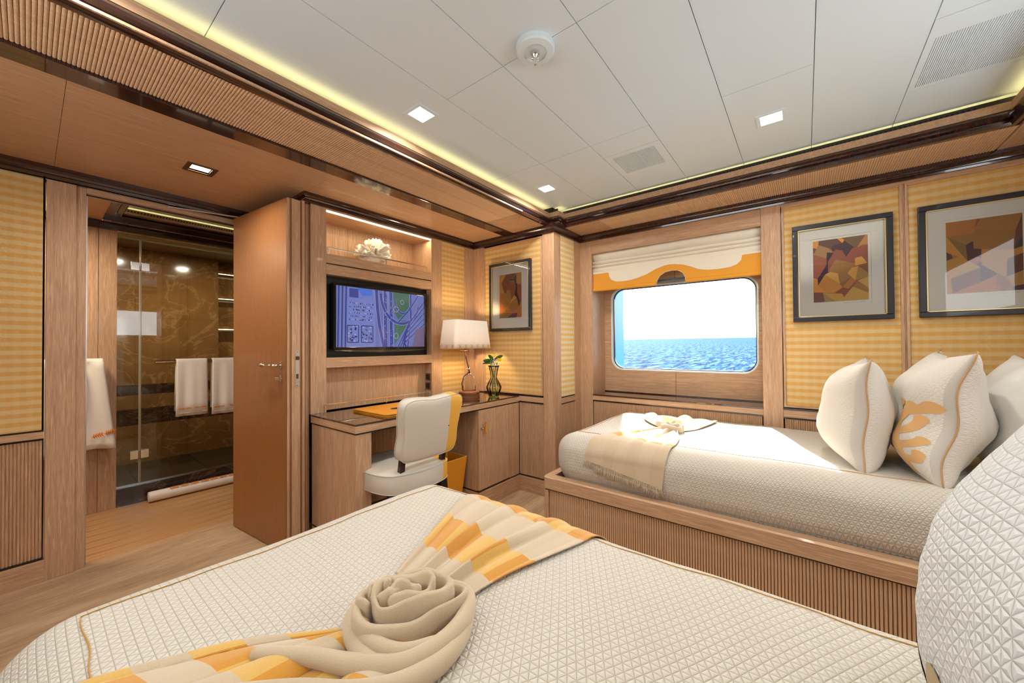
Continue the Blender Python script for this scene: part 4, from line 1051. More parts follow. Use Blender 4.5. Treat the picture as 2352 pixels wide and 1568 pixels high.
ARCH = [(-.848, 1.556), (-.843, 1.59), (-.822, 1.624), (-.785, 1.647), (-.740, 1.654), (-.697, 1.649), (-.665, 1.628), (-.650, 1.595), (-.648, 1.556)]
wp = MB(); Q = [(BX0, 1.745), (BX1, 1.745)]
def strip_between(mb, top, bot, y0, y1):
    """quads between two x-monotone chains"""
    xs = sorted(set([a for a, b in top]+[a for a, b in bot]))
    def ev(ch, x):
        for i in range(len(ch)-1):
            if ch[i][0] <= x <= ch[i+1][0]: t = (x-ch[i][0])/((ch[i+1][0]-ch[i][0]) or 1); return ch[i][1]*(1-t)+ch[i+1][1]*t
        return ch[-1][1]
    for i in range(len(xs)-1):
        a, b = xs[i], xs[i+1]
        if b-a < 1e-6: continue
        e = 1e-6; ta, tb, ba, bb = ev(top, a+e), ev(top, b-e), ev(bot, a+e), ev(bot, b-e)
        for y_ in (y0, y1): mb.face([(a, y_, ba), (b, y_, bb), (b, y_, tb), (a, y_, ta)])
        mb.face([(a, y0, ba), (b, y0, bb), (b, y1, bb), (a, y1, ba)]); mb.face([(a, y0, ta), (b, y0, tb), (b, y1, tb), (a, y1, ta)])
strip_between(wp, [(BX0, 1.72), (BX1, 1.72)], SCAL, 2.803, 2.8045); wp.build('scalloped_panel', cream, bl, fix=False)
yp = MB(); arch_full = [(BX0, 1.582), (-.8485, 1.582)]+[(a, max(b, 1.582)) for a, b in ARCH]+[(-.6475, 1.582), (BX1, 1.582)]
strip_between(yp, [(BX0, 1.715), (BX1, 1.715)], arch_full, 2.806, 2.809); yp.build('ochre_border', ochre, bl, fix=False)
for a, b in ((BX0, -.848), (-.648, BX1)):
    MB().ring_loft([[(x_, 2.809-.010*math.sin(math.pi*i/8), 1.557+.027*(.5-.5*math.cos(math.pi*i/8))) for i in range(9)]+[(x_, 2.813, 1.584), (x_, 2.813, 1.557)] for x_ in (a, b)]).build('hem_pocket', ochre, bl, auto=.9)
mb = MB(); mb.tube([(a, 2.805, b) for a, b in ARCH], .0015, 5); mb.build('arch_binding', cream, bl)
mb = MB(); mb.box(-.850, -.646, 2.86, 2.872, 1.590, 1.606); mb.build('bottom_bar', plain('slate_bar', 58, 76, 90, .4), bl)
# ================================================================ PICTURES
PIC1 = [('E0953F', [(0.0,0.0),(0.112,0.0),(0.106,0.067),(0.07,0.122),(0.001,0.105)]), ('6B4539', [(0.112,0.0),(0.457,0.0),(0.557,0.084),(0.39,0.105),(0.348,0.154),(0.288,0.133),(0.106,0.067)]), ('4A3035', [(0.557,0.084),(0.593,0.048),(0.754,0.162),(0.805,0.18),(0.744,0.174),(0.615,0.309),(0.551,0.202),(0.429,0.171),(0.383,0.211),(0.348,0.154),(0.39,0.105)]), ('E89A40', [(0.457,0.0),(0.538,0.0),(0.59,0.035),(0.557,0.084)]), ('7A5A35', [(0.538,0.0),(0.964,0.0),(0.815,0.177),(0.754,0.153),(0.59,0.035)]), ('C08A45', [(0.964,0.0),(1.0,0.0),(1.0,0.154),(0.917,0.149),(0.815,0.177)]), ('9B5540', [(0.815,0.177),(0.917,0.149),(1.0,0.154),(1.0,0.35),(0.894,0.327),(0.772,0.342),(0.615,0.309),(0.744,0.174)]), ('A88050', [(0.106,0.067),(0.288,0.133),(0.388,0.211),(0.267,0.203),(0.25,0.295),(0.011,0.216)]), ('6A4048', [(0.001,0.105),(0.065,0.122),(0.011,0.198)]), ('A05A3A', [(0.003,0.215),(0.25,0.295),(0.254,0.386),(0.228,0.46),(0.003,0.391)]), ('A05540', [(0.001,0.391),(0.228,0.46),(0.121,0.573),(0.08,0.615),(0.0,0.599)]), ('3A2030', [(0.267,0.203),(0.388,0.225),(0.285,0.353),(0.278,0.514),(0.304,0.52),(0.222,0.554),(0.089,0.725),(0.08,0.615),(0.121,0.573),(0.254,0.404)]), ('98553C', [(0.429,0.171),(0.551,0.202),(0.615,0.309),(0.772,0.342),(0.773,0.42),(0.427,0.335),(0.278,0.514),(0.285,0.353)]), ('A8783F', [(0.427,0.335),(0.773,0.42),(0.76,0.458),(0.637,0.569),(0.637,0.578),(0.465,0.556),(0.278,0.514)]), ('E0A850', [(0.314,0.521),(0.465,0.556),(0.493,0.726),(0.227,0.563)]), ('A07848', [(0.465,0.556),(0.637,0.578),(0.707,0.631),(0.493,0.726)]), ('D8A048', [(0.637,0.569),(0.719,0.485),(0.831,0.468),(0.777,0.689)]), ('A88045', [(0.831,0.468),(1.0,0.597),(1.0,0.644),(0.777,0.689)]), ('E0A045', [(0.774,0.342),(0.894,0.327),(0.983,0.434),(0.77,0.463)]), ('8A5A38', [(0.983,0.434),(1.0,0.35),(1.0,0.597),(0.851,0.474)]), ('D08A3A', [(0.222,0.563),(0.493,0.726),(0.543,0.782),(0.401,0.862),(0.269,0.854),(0.089,0.725)]), ('E08E40', [(0.0,0.599),(0.08,0.615),(0.089,0.725),(0.269,0.854),(0.002,0.833)]), ('9A6235', [(0.493,0.726),(0.707,0.631),(0.543,0.782)]), ('B87838', [(0.707,0.631),(0.782,0.693),(0.654,0.815),(0.543,0.782)]), ('8A4830', [(0.543,0.782),(0.654,0.815),(0.817,0.696),(0.566,0.946),(0.537,0.883),(0.401,0.862)]), ('C8A050', [(0.817,0.696),(1.0,0.644),(1.0,0.823)]), ('A07035', [(0.817,0.7),(1.0,0.823),(1.0,0.896),(0.725,0.785)]), ('C89A4C', [(0.725,0.785),(1.0,0.896),(1.0,1.0),(0.692,0.999),(0.566,0.942)]), ('7A4A40', [(0.002,0.833),(0.178,0.848),(0.212,0.999),(0.0,1.0)]), ('A88550', [(0.178,0.848),(0.419,1.0),(0.212,1.0)]), ('C89848', [(0.178,0.853),(0.537,0.883),(0.566,0.942),(0.692,0.999),(0.419,1.0)])]
PIC2 = [('B06E28', [(0.0,0.0),(0.422,0.004),(0.425,0.065),(0.376,0.198),(0.003,0.189)]), ('9A4A30', [(0.422,0.004),(0.477,0.005),(0.39,0.13)]), ('A07030', [(0.478,0.0),(1.0,0.0),(0.915,0.21),(0.39,0.139)]), ('9A6828', [(0.39,0.139),(0.915,0.21),(0.884,0.463),(0.372,0.398)]), ('6A3A28', [(1.0,0.009),(1.0,0.433),(0.884,0.463),(0.915,0.21)]), ('3A3028', [(0.972,0.313),(1.0,0.342),(1.0,0.433),(0.892,0.464)]), ('9A6A2E', [(0.003,0.193),(0.376,0.202),(0.37,0.293),(0.271,0.342)]), ('806025', [(0.015,0.199),(0.271,0.342),(0.284,0.559)]), ('C08030', [(0.003,0.193),(0.284,0.559),(0.171,0.49),(0.1,0.46),(0.003,0.413)]), ('5A2A28', [(0.0,0.412),(0.079,0.462),(0.086,0.507),(0.003,0.534)]), ('4A2022', [(0.271,0.342),(0.37,0.297),(0.376,0.399),(0.478,0.419),(0.467,0.53),(0.289,0.56)]), ('B05A28', [(0.323,0.55),(0.425,0.513),(0.471,0.548),(0.466,0.591),(0.406,0.611)]), ('B8842C', [(0.001,0.534),(0.171,0.49),(0.289,0.56),(0.46,0.664),(0.056,0.785),(0.002,0.74)]), ('7A4020', [(0.06,0.786),(0.46,0.668),(0.456,0.863),(0.078,0.992)]), ('50201E', [(0.406,0.611),(0.466,0.591),(0.674,0.764),(0.665,0.781),(0.46,0.863),(0.46,0.664)]), ('B88030', [(0.478,0.419),(0.884,0.463),(1.0,0.434),(1.0,0.521),(0.805,0.581),(0.787,0.816),(0.674,0.764),(0.474,0.626)]), ('5E3020', [(0.805,0.581),(1.0,0.521),(1.0,0.746),(0.791,0.817)]), ('B08030', [(0.791,0.821),(1.0,0.746),(1.0,0.929),(0.869,0.949)]), ('4A2220', [(0.869,0.949),(1.0,0.929),(1.0,1.0),(0.867,0.999)]), ('965E28', [(0.674,0.769),(0.791,0.821),(0.864,0.945),(0.863,0.999),(0.728,0.999),(0.666,0.917)]), ('B86A24', [(0.078,0.992),(0.456,0.863),(0.673,0.79),(0.666,0.917),(0.728,0.999),(0.086,1.0)]), ('B87C2C', [(0.0,0.74),(0.056,0.785),(0.078,0.992),(0.0,1.0)])]
PIC0 = [('C08A3A', [(0.0,0.0),(0.323,0.003),(0.107,0.19),(0.0,0.182)]), ('7A4028', [(0.323,0.003),(0.753,0.0),(0.634,0.11),(0.43,0.095),(0.516,0.168),(0.321,0.435),(0.224,0.418),(0.107,0.19)]), ('33222A', [(0.43,0.095),(0.634,0.121),(0.774,0.016),(0.785,0.231),(0.828,0.239),(0.817,0.43),(0.935,0.666),(0.892,0.762),(0.784,0.549),(0.677,0.494),(0.752,0.294),(0.666,0.167),(0.516,0.162)]), ('B0803A', [(0.763,0.0),(1.0,0.0),(1.0,0.266),(0.839,0.24),(0.785,0.055)]), ('8A4A30', [(0.516,0.168),(0.656,0.172),(0.752,0.294),(0.688,0.5),(0.569,0.593),(0.472,0.366),(0.343,0.358)]), ('9A4A30', [(0.839,0.256),(1.0,0.261),(1.0,0.658),(0.935,0.666),(0.817,0.43)]), ('B8802F', [(0.0,0.182),(0.107,0.19),(0.224,0.418),(0.0,0.41)]), ('A06E30', [(0.343,0.358),(0.472,0.366),(0.569,0.593),(0.428,0.698),(0.256,0.792),(0.127,0.537),(0.041,0.413),(0.321,0.435)]), ('C8963F', [(0.677,0.494),(0.784,0.549),(0.428,0.698),(0.569,0.593)]), ('A87030', [(0.784,0.549),(0.892,0.762),(0.622,0.884),(0.493,0.868),(0.428,0.698)]), ('C06A2A', [(0.0,0.564),(0.084,0.591),(0.212,0.795),(0.0,0.895)]), ('B06428', [(0.0,0.41),(0.149,0.504),(0.256,0.792),(0.212,0.795),(0.084,0.591)]), ('C87A2E', [(0.212,0.795),(0.428,0.698),(0.493,0.868),(0.622,0.895),(0.19,0.879),(0.0,0.895)]), ('C0702A', [(0.892,0.762),(0.935,0.666),(1.0,0.658),(1.0,1.0),(0.773,0.999),(0.827,0.902),(0.622,0.889)]), ('9A7232', [(0.19,0.879),(0.601,0.894),(0.363,0.998),(0.0,1.0),(0.0,0.893)]), ('6A4038', [(0.601,0.899),(0.827,0.902),(0.773,0.999),(0.363,0.998)])]
_hex = {}
def hexmat(h):
    if h not in _hex: _hex[h] = mat('print_'+h, srgb(int(h[:2], 16), int(h[2:4], 16), int(h[4:], 16)), .55)
    return _hex[h]
M['navy'] = mat('navy_frame', srgb(34, 36, 44), .35, coat=.2); M['gold'] = mat('pale_gold', srgb(206, 184, 132), .3, .7); M['mount'] = mat('mount_board', srgb(226, 222, 210), .8)
M['picglass'] = thin_glass('picture_glass')
def picture(x0, x1, z0, z1, yw, img, polys, label, fw=.026):
    o = root('framed_picture', ((x0+x1)/2, yw, z0), label, 'picture', 'framed abstract prints')
    y0, y1 = yw-.024, yw
    mb = MB()
    for w0, w1, ya in ((0, fw, y0),):
        mb.box(x0, x1, ya, y1, z1-fw, z1).box(x0, x1, ya, y1, z0, z0+fw).box(x0, x0+fw, ya, y1, z0+fw, z1-fw).box(x1-fw, x1, ya, y1, z0+fw, z1-fw)
    mb.build('frame', M['navy'], o, bevel=.003)
    a, b, c_, d = x0+fw, x1-fw, z0+fw, z1-fw; w = .006; mb = MB()
    mb.box(a, b, y0+.004, y1, d-w, d).box(a, b, y0+.004, y1, c_, c_+w).box(a, a+w, y0+.004, y1, c_, d).box(b-w, b, y0+.004, y1, c_, d)
    mb.build('gold_slip', M['gold'], o, bevel=.001)
    ix0, ix1, iz0, iz1 = img; e = .012; mb = MB(); ym = y1-.010
    mb.box(a, b, ym, y1-.002, iz1+e, d).box(a, b, ym, y1-.002, c_, iz0-e*1.7).box(a, ix0-e, ym, y1-.002, iz0-e*1.7, iz1+e).box(ix1+e, b, ym, y1-.002, iz0-e*1.7, iz1+e)
    mb.build('mount_board', M['mount'], o, bevel=.0006)
    box('paper', (ix0-e*1.4, ix1+e*1.4, ym+.003, y1-.003, iz0-e*2.2, iz1+e*1.4), M['mount'], o, bevel=0)
    hs = [h for h, p in polys]; uniq = sorted(set(hs)); mats_ = [hexmat(h) for h in uniq]; mb = MB()
    mb.face([(ix0, ym+.0026, iz0), (ix1, ym+.0026, iz0), (ix1, ym+.0026, iz1), (ix0, ym+.0026, iz1)], uniq.index(hs[min(6, len(hs)-1)]))
    for k_, (h, p) in enumerate(polys):
        mb.face([(ix0+(ix1-ix0)*u_, ym+.0024-.00003*k_, iz1-(iz1-iz0)*v_) for u_, v_ in p], uniq.index(h))
    pr_ = mb.build('print', mats_, o, fix=False)
    for p in pr_.data.polygons:
        if p.normal.y > 0: p.flip()
    # pencilled signature under the print
    mb = MB(); sx0 = ix0+(ix1-ix0)*.56; L_ = (ix1-ix0)*.40; zz = iz0-.0085; h_ = .0045
    gl = {'D': [(0, 1), (.2, .1), (0, 0), (.8, 0), (.9, .7), (.2, 1)], 'a': [(.8, .5), (.2, .5), (.1, .05), (.7, .1), (.8, .5), (.9, 0)], 'w': [(0, .5), (.2, 0), (.5, .4), (.7, 0), (.95, .5)], 'n': [(0, 0), (.1, .5), (.5, .45), (.6, 0), (1, .1)],
          'B': [(.1, 0), (.1, 1), (.7, .9), (.2, .5), (.8, .3), (.1, 0)], 'r': [(0, 0), (.1, .5), (.7, .5)], '5': [(.9, 1), (.2, 1), (.1, .6), (.7, .5), (.6, 0), (0, 0)], '/': [(0, 0), (.9, 1)], '2': [(.1, .8), (.6, 1), (.7, .6), (0, 0), (1, 0)], '0': [(.5, 1), (.1, .5), (.5, 0), (.9, .5), (.5, 1)]}
    txt = 'Dawn Barwn 5/20'; cw = L_/len(txt)
    for i, c in enumerate(txt):
        if c in gl: mb.tube([(sx0+(i+.9*u_)*cw, ym+.0022, zz+v_*h_-.003) for u_, v_ in gl[c]], .00028, 4)
    mb.build('signature', M['tvblack'], o)
    mb = MB(); mb.face([(a, y0+.010, c_), (b, y0+.010, c_), (b, y0+.010, d), (a, y0+.010, d)]); mb.build('picture_glass', M['picglass'], o, fix=False)
    return o
picture(-2.067, -1.647, 1.246, 1.797, YN, (-1.967, -1.743, 1.350, 1.702), PIC0, 'smallest framed abstract print, over the desk beside the lamp', .022)
picture(-.051, .371, 1.252, 1.811, YW, (.044, .275, 1.361, 1.712), PIC1, 'framed abstract print of orange and brown facets just right of the window')
picture(.460, .885, 1.252, 1.811, YW, (.556, .789, 1.364, 1.715), PIC2, 'framed abstract print of large ochre blocks at the right edge of the view')
# ================================================================ BEDS
def cl(v, a, b): return a if v < a else b if v > b else v
def spread_mesh(name, x0, x1, y0, y1, zb, zt, r, mt, parent, step=.014, bulge=.012, seed=1, sag=.003, tuck=.03):
    nx, ny, nz = int((x1-x0)/step), int((y1-y0)/step), max(6, int((zt-zb)/step))
    V = {}; mb = MB(); uv = []
    def add(i, j, k_):
        key = (i, j, k_)
        if key in V: return V[key]
        p = Vector((x0+(x1-x0)*i/nx, y0+(y1-y0)*j/ny, zb+(zt-zb)*k_/nz))
        q = Vector((cl(p.x, x0+r, x1-r), cl(p.y, y0+r, y1-r), min(p.z, zt-r)))
        d = p-q
        if d.length > 1e-7:
            d.normalize(); p2 = q+d*r
        else: p2 = p.copy()
        hx, hy = d.x, d.y; hl = math.hypot(hx, hy)
        t = (zt-p2.z)/(zt-zb)
        if hl > .2:
            bl_ = bulge*math.sin(math.pi*min(1, t*1.05))-tuck*max(0, t-.72)*3
            p2.x += hx/hl*bl_; p2.y += hy/hl*bl_
        p2.z += sag*(math.sin(p2.x*7+seed)*math.sin(p2.y*9+seed*2)+.5*math.sin(p2.x*17+p2.y*11))*min(1, (p2.z-zb)/.1)
        drop = max(0, zt-p2.z); u_ = p2.x; v_ = p2.y
        if hl > 1e-6: u_ += hx/hl*drop*.9; v_ += hy/hl*drop*.9
        V[key] = len(mb.v); mb.v.append(tuple(p2)); uv.append((u_, v_)); return V[key]
    def quad(a, b, c_, d): mb.f.append((a, b, c_, d)); mb.m.append(0)
    for i in range(nx):
        for j in range(ny): quad(add(i, j, nz), add(i+1, j, nz), add(i+1, j+1, nz), add(i, j+1, nz)); quad(add(i, j, 0), add(i, j+1, 0), add(i+1, j+1, 0), add(i+1, j, 0))
        for k_ in range(nz): quad(add(i, 0, k_), add(i+1, 0, k_), add(i+1, 0, k_+1), add(i, 0, k_+1)); quad(add(i+1, ny, k_), add(i, ny, k_), add(i, ny, k_+1), add(i+1, ny, k_+1))
    for j in range(ny):
        for k_ in range(nz): quad(add(0, j+1, k_), add(0, j, k_), add(0, j, k_+1), add(0, j+1, k_+1)); quad(add(nx, j, k_), add(nx, j+1, k_), add(nx, j+1, k_+1), add(nx, j, k_+1))
    o = mb.build(name, mt, parent, smooth=True, uv=uv, fix=False)
    def surf(x, y):     # top height incl. shoulder
        q = Vector((cl(x, x0+r, x1-r), cl(y, y0+r, y1-r))); d = Vector((x, y))-q; dd = min(d.length, r*.98)
        z = zt-r+math.sqrt(r*r-dd*dd); return z+sag*(math.sin(x*7+seed)*math.sin(y*9+seed*2)+.5*math.sin(x*17+y*11))
    return o, surf
def bed_base(x0, x1, y0, y1, side, parent, joints):
    """side=-1: the show face looks to -y"""
    rt = .41; w = .05
    P = []
    ys, ye = (y0, y1)
    mb = MB(); r_ = .022
    out = [(x0+r_-r_*math.sin(a), ys+r_-r_*math.cos(a)) for a in [math.pi/2*(1-i/5) for i in range(6)]]
    prof_pts = [(x0, ye)]+[(x0+r_-r_*math.cos(math.pi/2*i/5), ys+r_-r_*math.sin(math.pi/2*i/5)) for i in range(6)]+[(x1, ys)]
    rings = []
    for i, p in enumerate(prof_pts):
        p = Vector(p); a = Vector(prof_pts[max(i-1, 0)]); b = Vector(prof_pts[min(i+1, len(prof_pts)-1)]); t = (b-a).normalized(); nn = Vector((-t.y, t.x))
        ww = w if i in (0, len(prof_pts)-1) else (w if True else w)
        inn_ = p+nn*ww
        if 0 < i < len(prof_pts)-1: inn_ = Vector((x0+w, ys+w))
        rings.append([(p.x, p.y, .345), (p.x, p.y, rt-.006), (p.x+(inn_.x-p.x)*.12, p.y+(inn_.y-p.y)*.12, rt), (inn_.x, inn_.y, rt), (inn_.x, inn_.y, .345)])
    mb.ring_loft(rings).build('rail', ox, parent, auto=.7)
    box('inlay', (x0+.012, x1, ys+.012, ye, .336, .345), M['inlay'], parent, bevel=0)
    box('plinth', (x0+.05, x1, ys+.06, ye-.01, 0, .06), M['void'], parent, bevel=0)
    box('carcass', (x0+.03, x1, ys+.03, ye-.02, .05, .336), oz, parent)
    box('corner_post', (x0+.004, x0+.030, ys+.006, ys+.05, .0, .336), oz, parent, bevel=.006, seg=4)
    js = [x0+.031]+joints+[x1]
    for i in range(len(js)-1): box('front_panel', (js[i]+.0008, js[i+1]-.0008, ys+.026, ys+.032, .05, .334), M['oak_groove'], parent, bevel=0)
    rd = None; x = x0+.036; xb = x; k_ = 0; lim = x1-.004
    while x < lim:
        if rd is None:
            m2 = MB(); rr_ = .0105/2; m2.ring_loft([[(x-rr_*.80*math.cos(math.pi*i/6), ys+.026-rr_*.95*math.sin(math.pi*i/6), z) for i in range(7)] for z in (.05, .331)], False, True); rd = m2.build('reed', M['oak_reed'], parent, smooth=False, fix=False, auto=.9)
        else: share(rd, 'reed', parent, (x-xb, 0, 0))
        x += .0108
bd2 = root('bed', (0, 2.28, 0), 'single bed under the window with an oak base and white quilted cover', 'bed', 'twin cabin beds')
bed_base(-1.150, XR-.004, 1.745, YW-.004, -1, bd2, [-.805, -.177, .45])
b2, s2 = spread_mesh('bedspread', -1.098, XR-.01, 1.792, YW-.006, .385, .636, .085, M['quilt'], bd2, .014, .012, 2)
bd1 = root('bed', (0, .47, 0), 'near single bed with a white quilted cover filling the foreground', 'bed', 'twin cabin beds')
bed_base(-1.175, XR-.004, .0, .93, -1, bd1, [-.8, -.2, .4])
b1, s1 = spread_mesh('bedspread', -1.145, XR-.01, -.035, .972, .385, .632, .10, M['quilt'], bd1, .014, .012, 5)
def seam(pts, surf, parent, r=.0011, up=.0012, name='piping', closed=False):
    P = []
    for i in range(len(pts)-1):
        a, b = Vector(pts[i]), Vector(pts[i+1]); n = max(2, int((b-a).length/.02))
        for k_ in range(n): q = a+(b-a)*k_/n; w = .0025*math.sin(q.x*41+q.y*37); P.append((q.x+w, q.y+w, surf(q.x, q.y)+up))
    P.append((*pts[-1], surf(*pts[-1])+up)); MB().tube(P, r, 6).build(name, M['piping'], parent, smooth=True)
seam([(XR-.04, .062), (-1.050, .062), (-1.035, .895), (XR-.04, .882)], s1, bd1)
seam([(-1.02, 2.74), (-1.02, 1.93), (XR-.04, 1.925)], s2, bd2, .0013)
# ---- pillows
def pillow(name, c, W, H, T, lean, yaw, mt, label, piping=True, grp=None, seed=0, corner=.10, wob=.006, zmin=None, part='cover', asym=0):
    o = root(name, (c[0], c[1], c[2]-H), label, 'pillow', grp)
    R = Matrix.Rotation(yaw, 4, 'Z') @ Matrix.Rotation(lean, 4, 'Y'); n = 44; uvv = []
    def edge(s, t):
        k1 = 1-corner*(1-abs(t)**2.2); k2 = 1-corner*(1-abs(s)**2.2)
        return s*W*k1, t*H*k2
    def pt(s, t, sg, off=0):
        y_, z_ = edge(s, t); th = T*max(0, 1-abs(s)**2.6)**.55*max(0, 1-abs(t)**2.4)**.55
        th *= (1-.10*t)*(1-sg*asym)
        x_ = sg*(th+off)+wob*math.sin(6*t+seed)*(1-abs(s)*.2)+wob*.8*math.sin(9*s+seed*2)
        p = R @ Vector((x_, y_, z_)); p = Vector((c[0]+p.x, c[1]+p.y, c[2]+p.z))
        if zmin and p.z < zmin: p.z = zmin+(p.z-zmin)*.05
        return p
    mb = MB(); idx = {}
    for sg in (1, -1):
        for i in range(n+1):
            for j in range(n+1):
                s = -1+2*i/n; t = -1+2*j/n; s = math.copysign(abs(s)**.8, s); t = math.copysign(abs(t)**.8, t)
                if sg == -1 and (i in (0, n) or j in (0, n)): idx[(sg, i, j)] = idx[(1, i, j)]; continue
                p = pt(s, t, sg); p += (R.to_3x3() @ Vector((1, 0, 0)))*sg*.003*math.sin(s*23+t*7+seed)*math.sin(t*19-s*5)*(1-abs(s))*(1-abs(t))
                idx[(sg, i, j)] = len(mb.v); mb.v.append(tuple(p)); uvv.append((s*W*1.06, t*H*1.1+sg*3))
        for i in range(n):
            for j in range(n):
                q = (idx[(sg, i, j)], idx[(sg, i+1, j)], idx[(sg, i+1, j+1)], idx[(sg, i, j+1)])
                mb.f.append(q if sg == 1 else q[::-1]); mb.m.append(0)
    mb.build(part, mt, o, smooth=True, uv=uvv, fix=False)
    if piping:
        P = []
        for a, b in (((-1, -1), (1, -1)), ((1, -1), (1, 1)), ((1, 1), (-1, 1)), ((-1, 1), (-1, -1))):
            for k_ in range(24): u_ = k_/24; P.append(pt(a[0]+(b[0]-a[0])*u_, a[1]+(b[1]-a[1])*u_, 1))
        MB().tube(P, .0028, 6, True).build('piping', M['tanpipe'], o, smooth=True)
    return o, pt
ZB = .634
pillow('pillow', (.200, 2.185, .838), .245, .225, .120, math.radians(3), math.radians(-4), M['quilt_pillow'], 'small quilted white pillow nearest the window, edged with tan piping', grp='pillows on the window bed', seed=1, zmin=ZB, asym=.28)
p2, pt2 = pillow('pillow', (.400, 2.165, .855), .275, .245, .120, math.radians(9), math.radians(-3), M['quilt_pillow'], 'larger quilted white pillow with a tan coral motif on the window bed', grp='pillows on the window bed', seed=2, corner=.12, wob=.012, zmin=ZB)
pillow('pillow', (.640, 2.23, .845), .30, .235, .12, math.radians(10), 0, M['linen'], 'plain white pillow standing behind the coral motif pillow', False, 'pillows on the window bed', 3, zmin=ZB)
p4, pt4 = pillow('pillow', (.280, .585, .838), .315, .245, .165, math.radians(11), math.radians(3), M['quilt_coarse'], 'quilted white pillow close up at the right edge on the near bed', False, seed=4, corner=.06, wob=.004, zmin=.634)
def motif(pt, parent, strokes, sg=-1, mt=None):
    mb = MB()
    for w0, w1, P in strokes:
        # smooth polyline then ribbon with round ends, laid 1.5 mm over the cover
        pts = []
        PP = [Vector(p) for p in P]
        for i in range(len(PP)-1):
            p0 = PP[max(i-1, 0)]; p1, p2_ = PP[i], PP[i+1]; p3 = PP[min(i+2, len(PP)-1)]
            for k_ in range(5): t = k_/5; pts.append(.5*((2*p1)+(-p0+p2_)*t+(2*p0-5*p1+4*p2_-p3)*t*t+(-p0+3*p1-3*p2_+p3)*t**3))
        pts.append(PP[-1]); L_ = len(pts); rows = []
        for i, p in enumerate(pts):
            d = (pts[min(i+1, L_-1)]-pts[max(i-1, 0)]).normalized(); nn = Vector((-d.y, d.x)); w_ = w0+(w1-w0)*i/(L_-1)
            rows.append([pt((p+nn*w_*e).x, (p+nn*w_*e).y, sg, .0022*(1-.3*e*e)) for e in (-1, -.5, 0, .5, 1)])
        mb.ring_loft(rows, False, False)
        for e_, w_ in ((pts[-1], w1),):
            n0_ = len(mb.v); mb.v.append(tuple(pt(e_.x, e_.y, sg, .0024)))
            for k_ in range(16): a = 2*math.pi*k_/16; mb.v.append(tuple(pt(e_.x+w_*1.15*math.cos(a), e_.y+w_*1.15*math.sin(a), sg, .002)))
            for k_ in range(16): mb.f.append((n0_, n0_+1+k_, n0_+1+(k_+1) % 16)); mb.m.append(0)
    mb.build('coral_motif', mt or plain('motif_tan', 216, 172, 116, .8), parent, smooth=True, fix=False)
motif(pt2, p2, [(.05, .05, [(-0.75, -0.89), (-0.70, -0.62), (-0.62, -0.39), (-0.57, -0.20), (-0.48, -0.06)]), (.05, .06, [(-0.62, -0.36), (-0.77, -0.21), (-0.82, -0.06)]), (.045, .075, [(-0.50, -0.07), (-0.75, 0.06), (-0.89, 0.15)]), (.05, .06, [(-0.57, -0.17), (-0.66, 0.02), (-0.71, 0.12)]),
                (.04, .05, [(-0.52, -0.10), (-0.53, 0.08), (-0.57, 0.15)]), (.04, .05, [(-0.50, -0.07), (-0.43, 0.06), (-0.43, 0.14)]), (.045, .05, [(-0.68, -0.55), (-0.82, -0.45), (-0.89, -0.36)]), (.045, .05, [(-0.71, -0.72), (-0.86, -0.66), (-0.89, -0.57)]), (.04, .05, [(-0.66, -0.48), (-0.53, -0.43), (-0.44, -0.30), (-0.37, -0.24)]), (.04, .045, [(-0.70, -0.62), (-0.57, -0.59), (-0.46, -0.49)])])
motif(pt4, p4, [(.06, .07, [(.25, -.95), (.22, -.7), (.12, -.52)]), (.05, .07, [(.24, -.8), (.42, -.62), (.55, -.5)]), (.04, .05, [(-.2, -.95), (-.2, -.75)])], mt=plain('motif_beige', 176, 160, 126, .8))
# ================================================================ THROWS
def throw_mat(name, per_v, per_u, ranges, ph=0.0):
    m = mat(name, rough=.9, sheen=.35); n = N(m); t = n.new('ShaderNodeUVMap'); u, v, z = n.sep(t.outputs[0])[:3]
    inb = None
    for a, b in ranges:
        k_ = n.math('MULTIPLY', n.math('GREATER_THAN', v, a), n.math('LESS_THAN', v, b)); inb = k_ if inb is None else n.math('ADD', inb, k_)
    cu = n.math('GREATER_THAN', n.math('FRACT', n.math('ADD', n.math('DIVIDE', u, per_u), 100.0+ph)), .5)
    no = n.noise(n.coords('Object', (1, 1, 1)), 350, 2)
    yel = n.mix(cu, srgb(206, 166, 86), srgb(196, 138, 46)); crm = n.mix(cu, srgb(190, 171, 143), srgb(194, 176, 149))
    n.link(n.mix(inb, crm, yel), n.p.inputs['Base Color']); n.bump(no, .5, .0012); return m
def cat(P, t):
    """Catmull-Rom through P, t in 0..1"""
    n = len(P)-1; x = min(max(t, 0), .99999)*n; i = int(x); f = x-i
    p0, p1, p2_, p3 = P[max(i-1, 0)], P[i], P[i+1], P[min(i+2, n)]
    return tuple(.5*(2*b+(-a+c_)*f+(2*a-5*b+4*c_-d)*f*f+(-a+3*b-3*c_+d)*f**3) for a, b, c_, d in zip(p0, p1, p2_, p3))
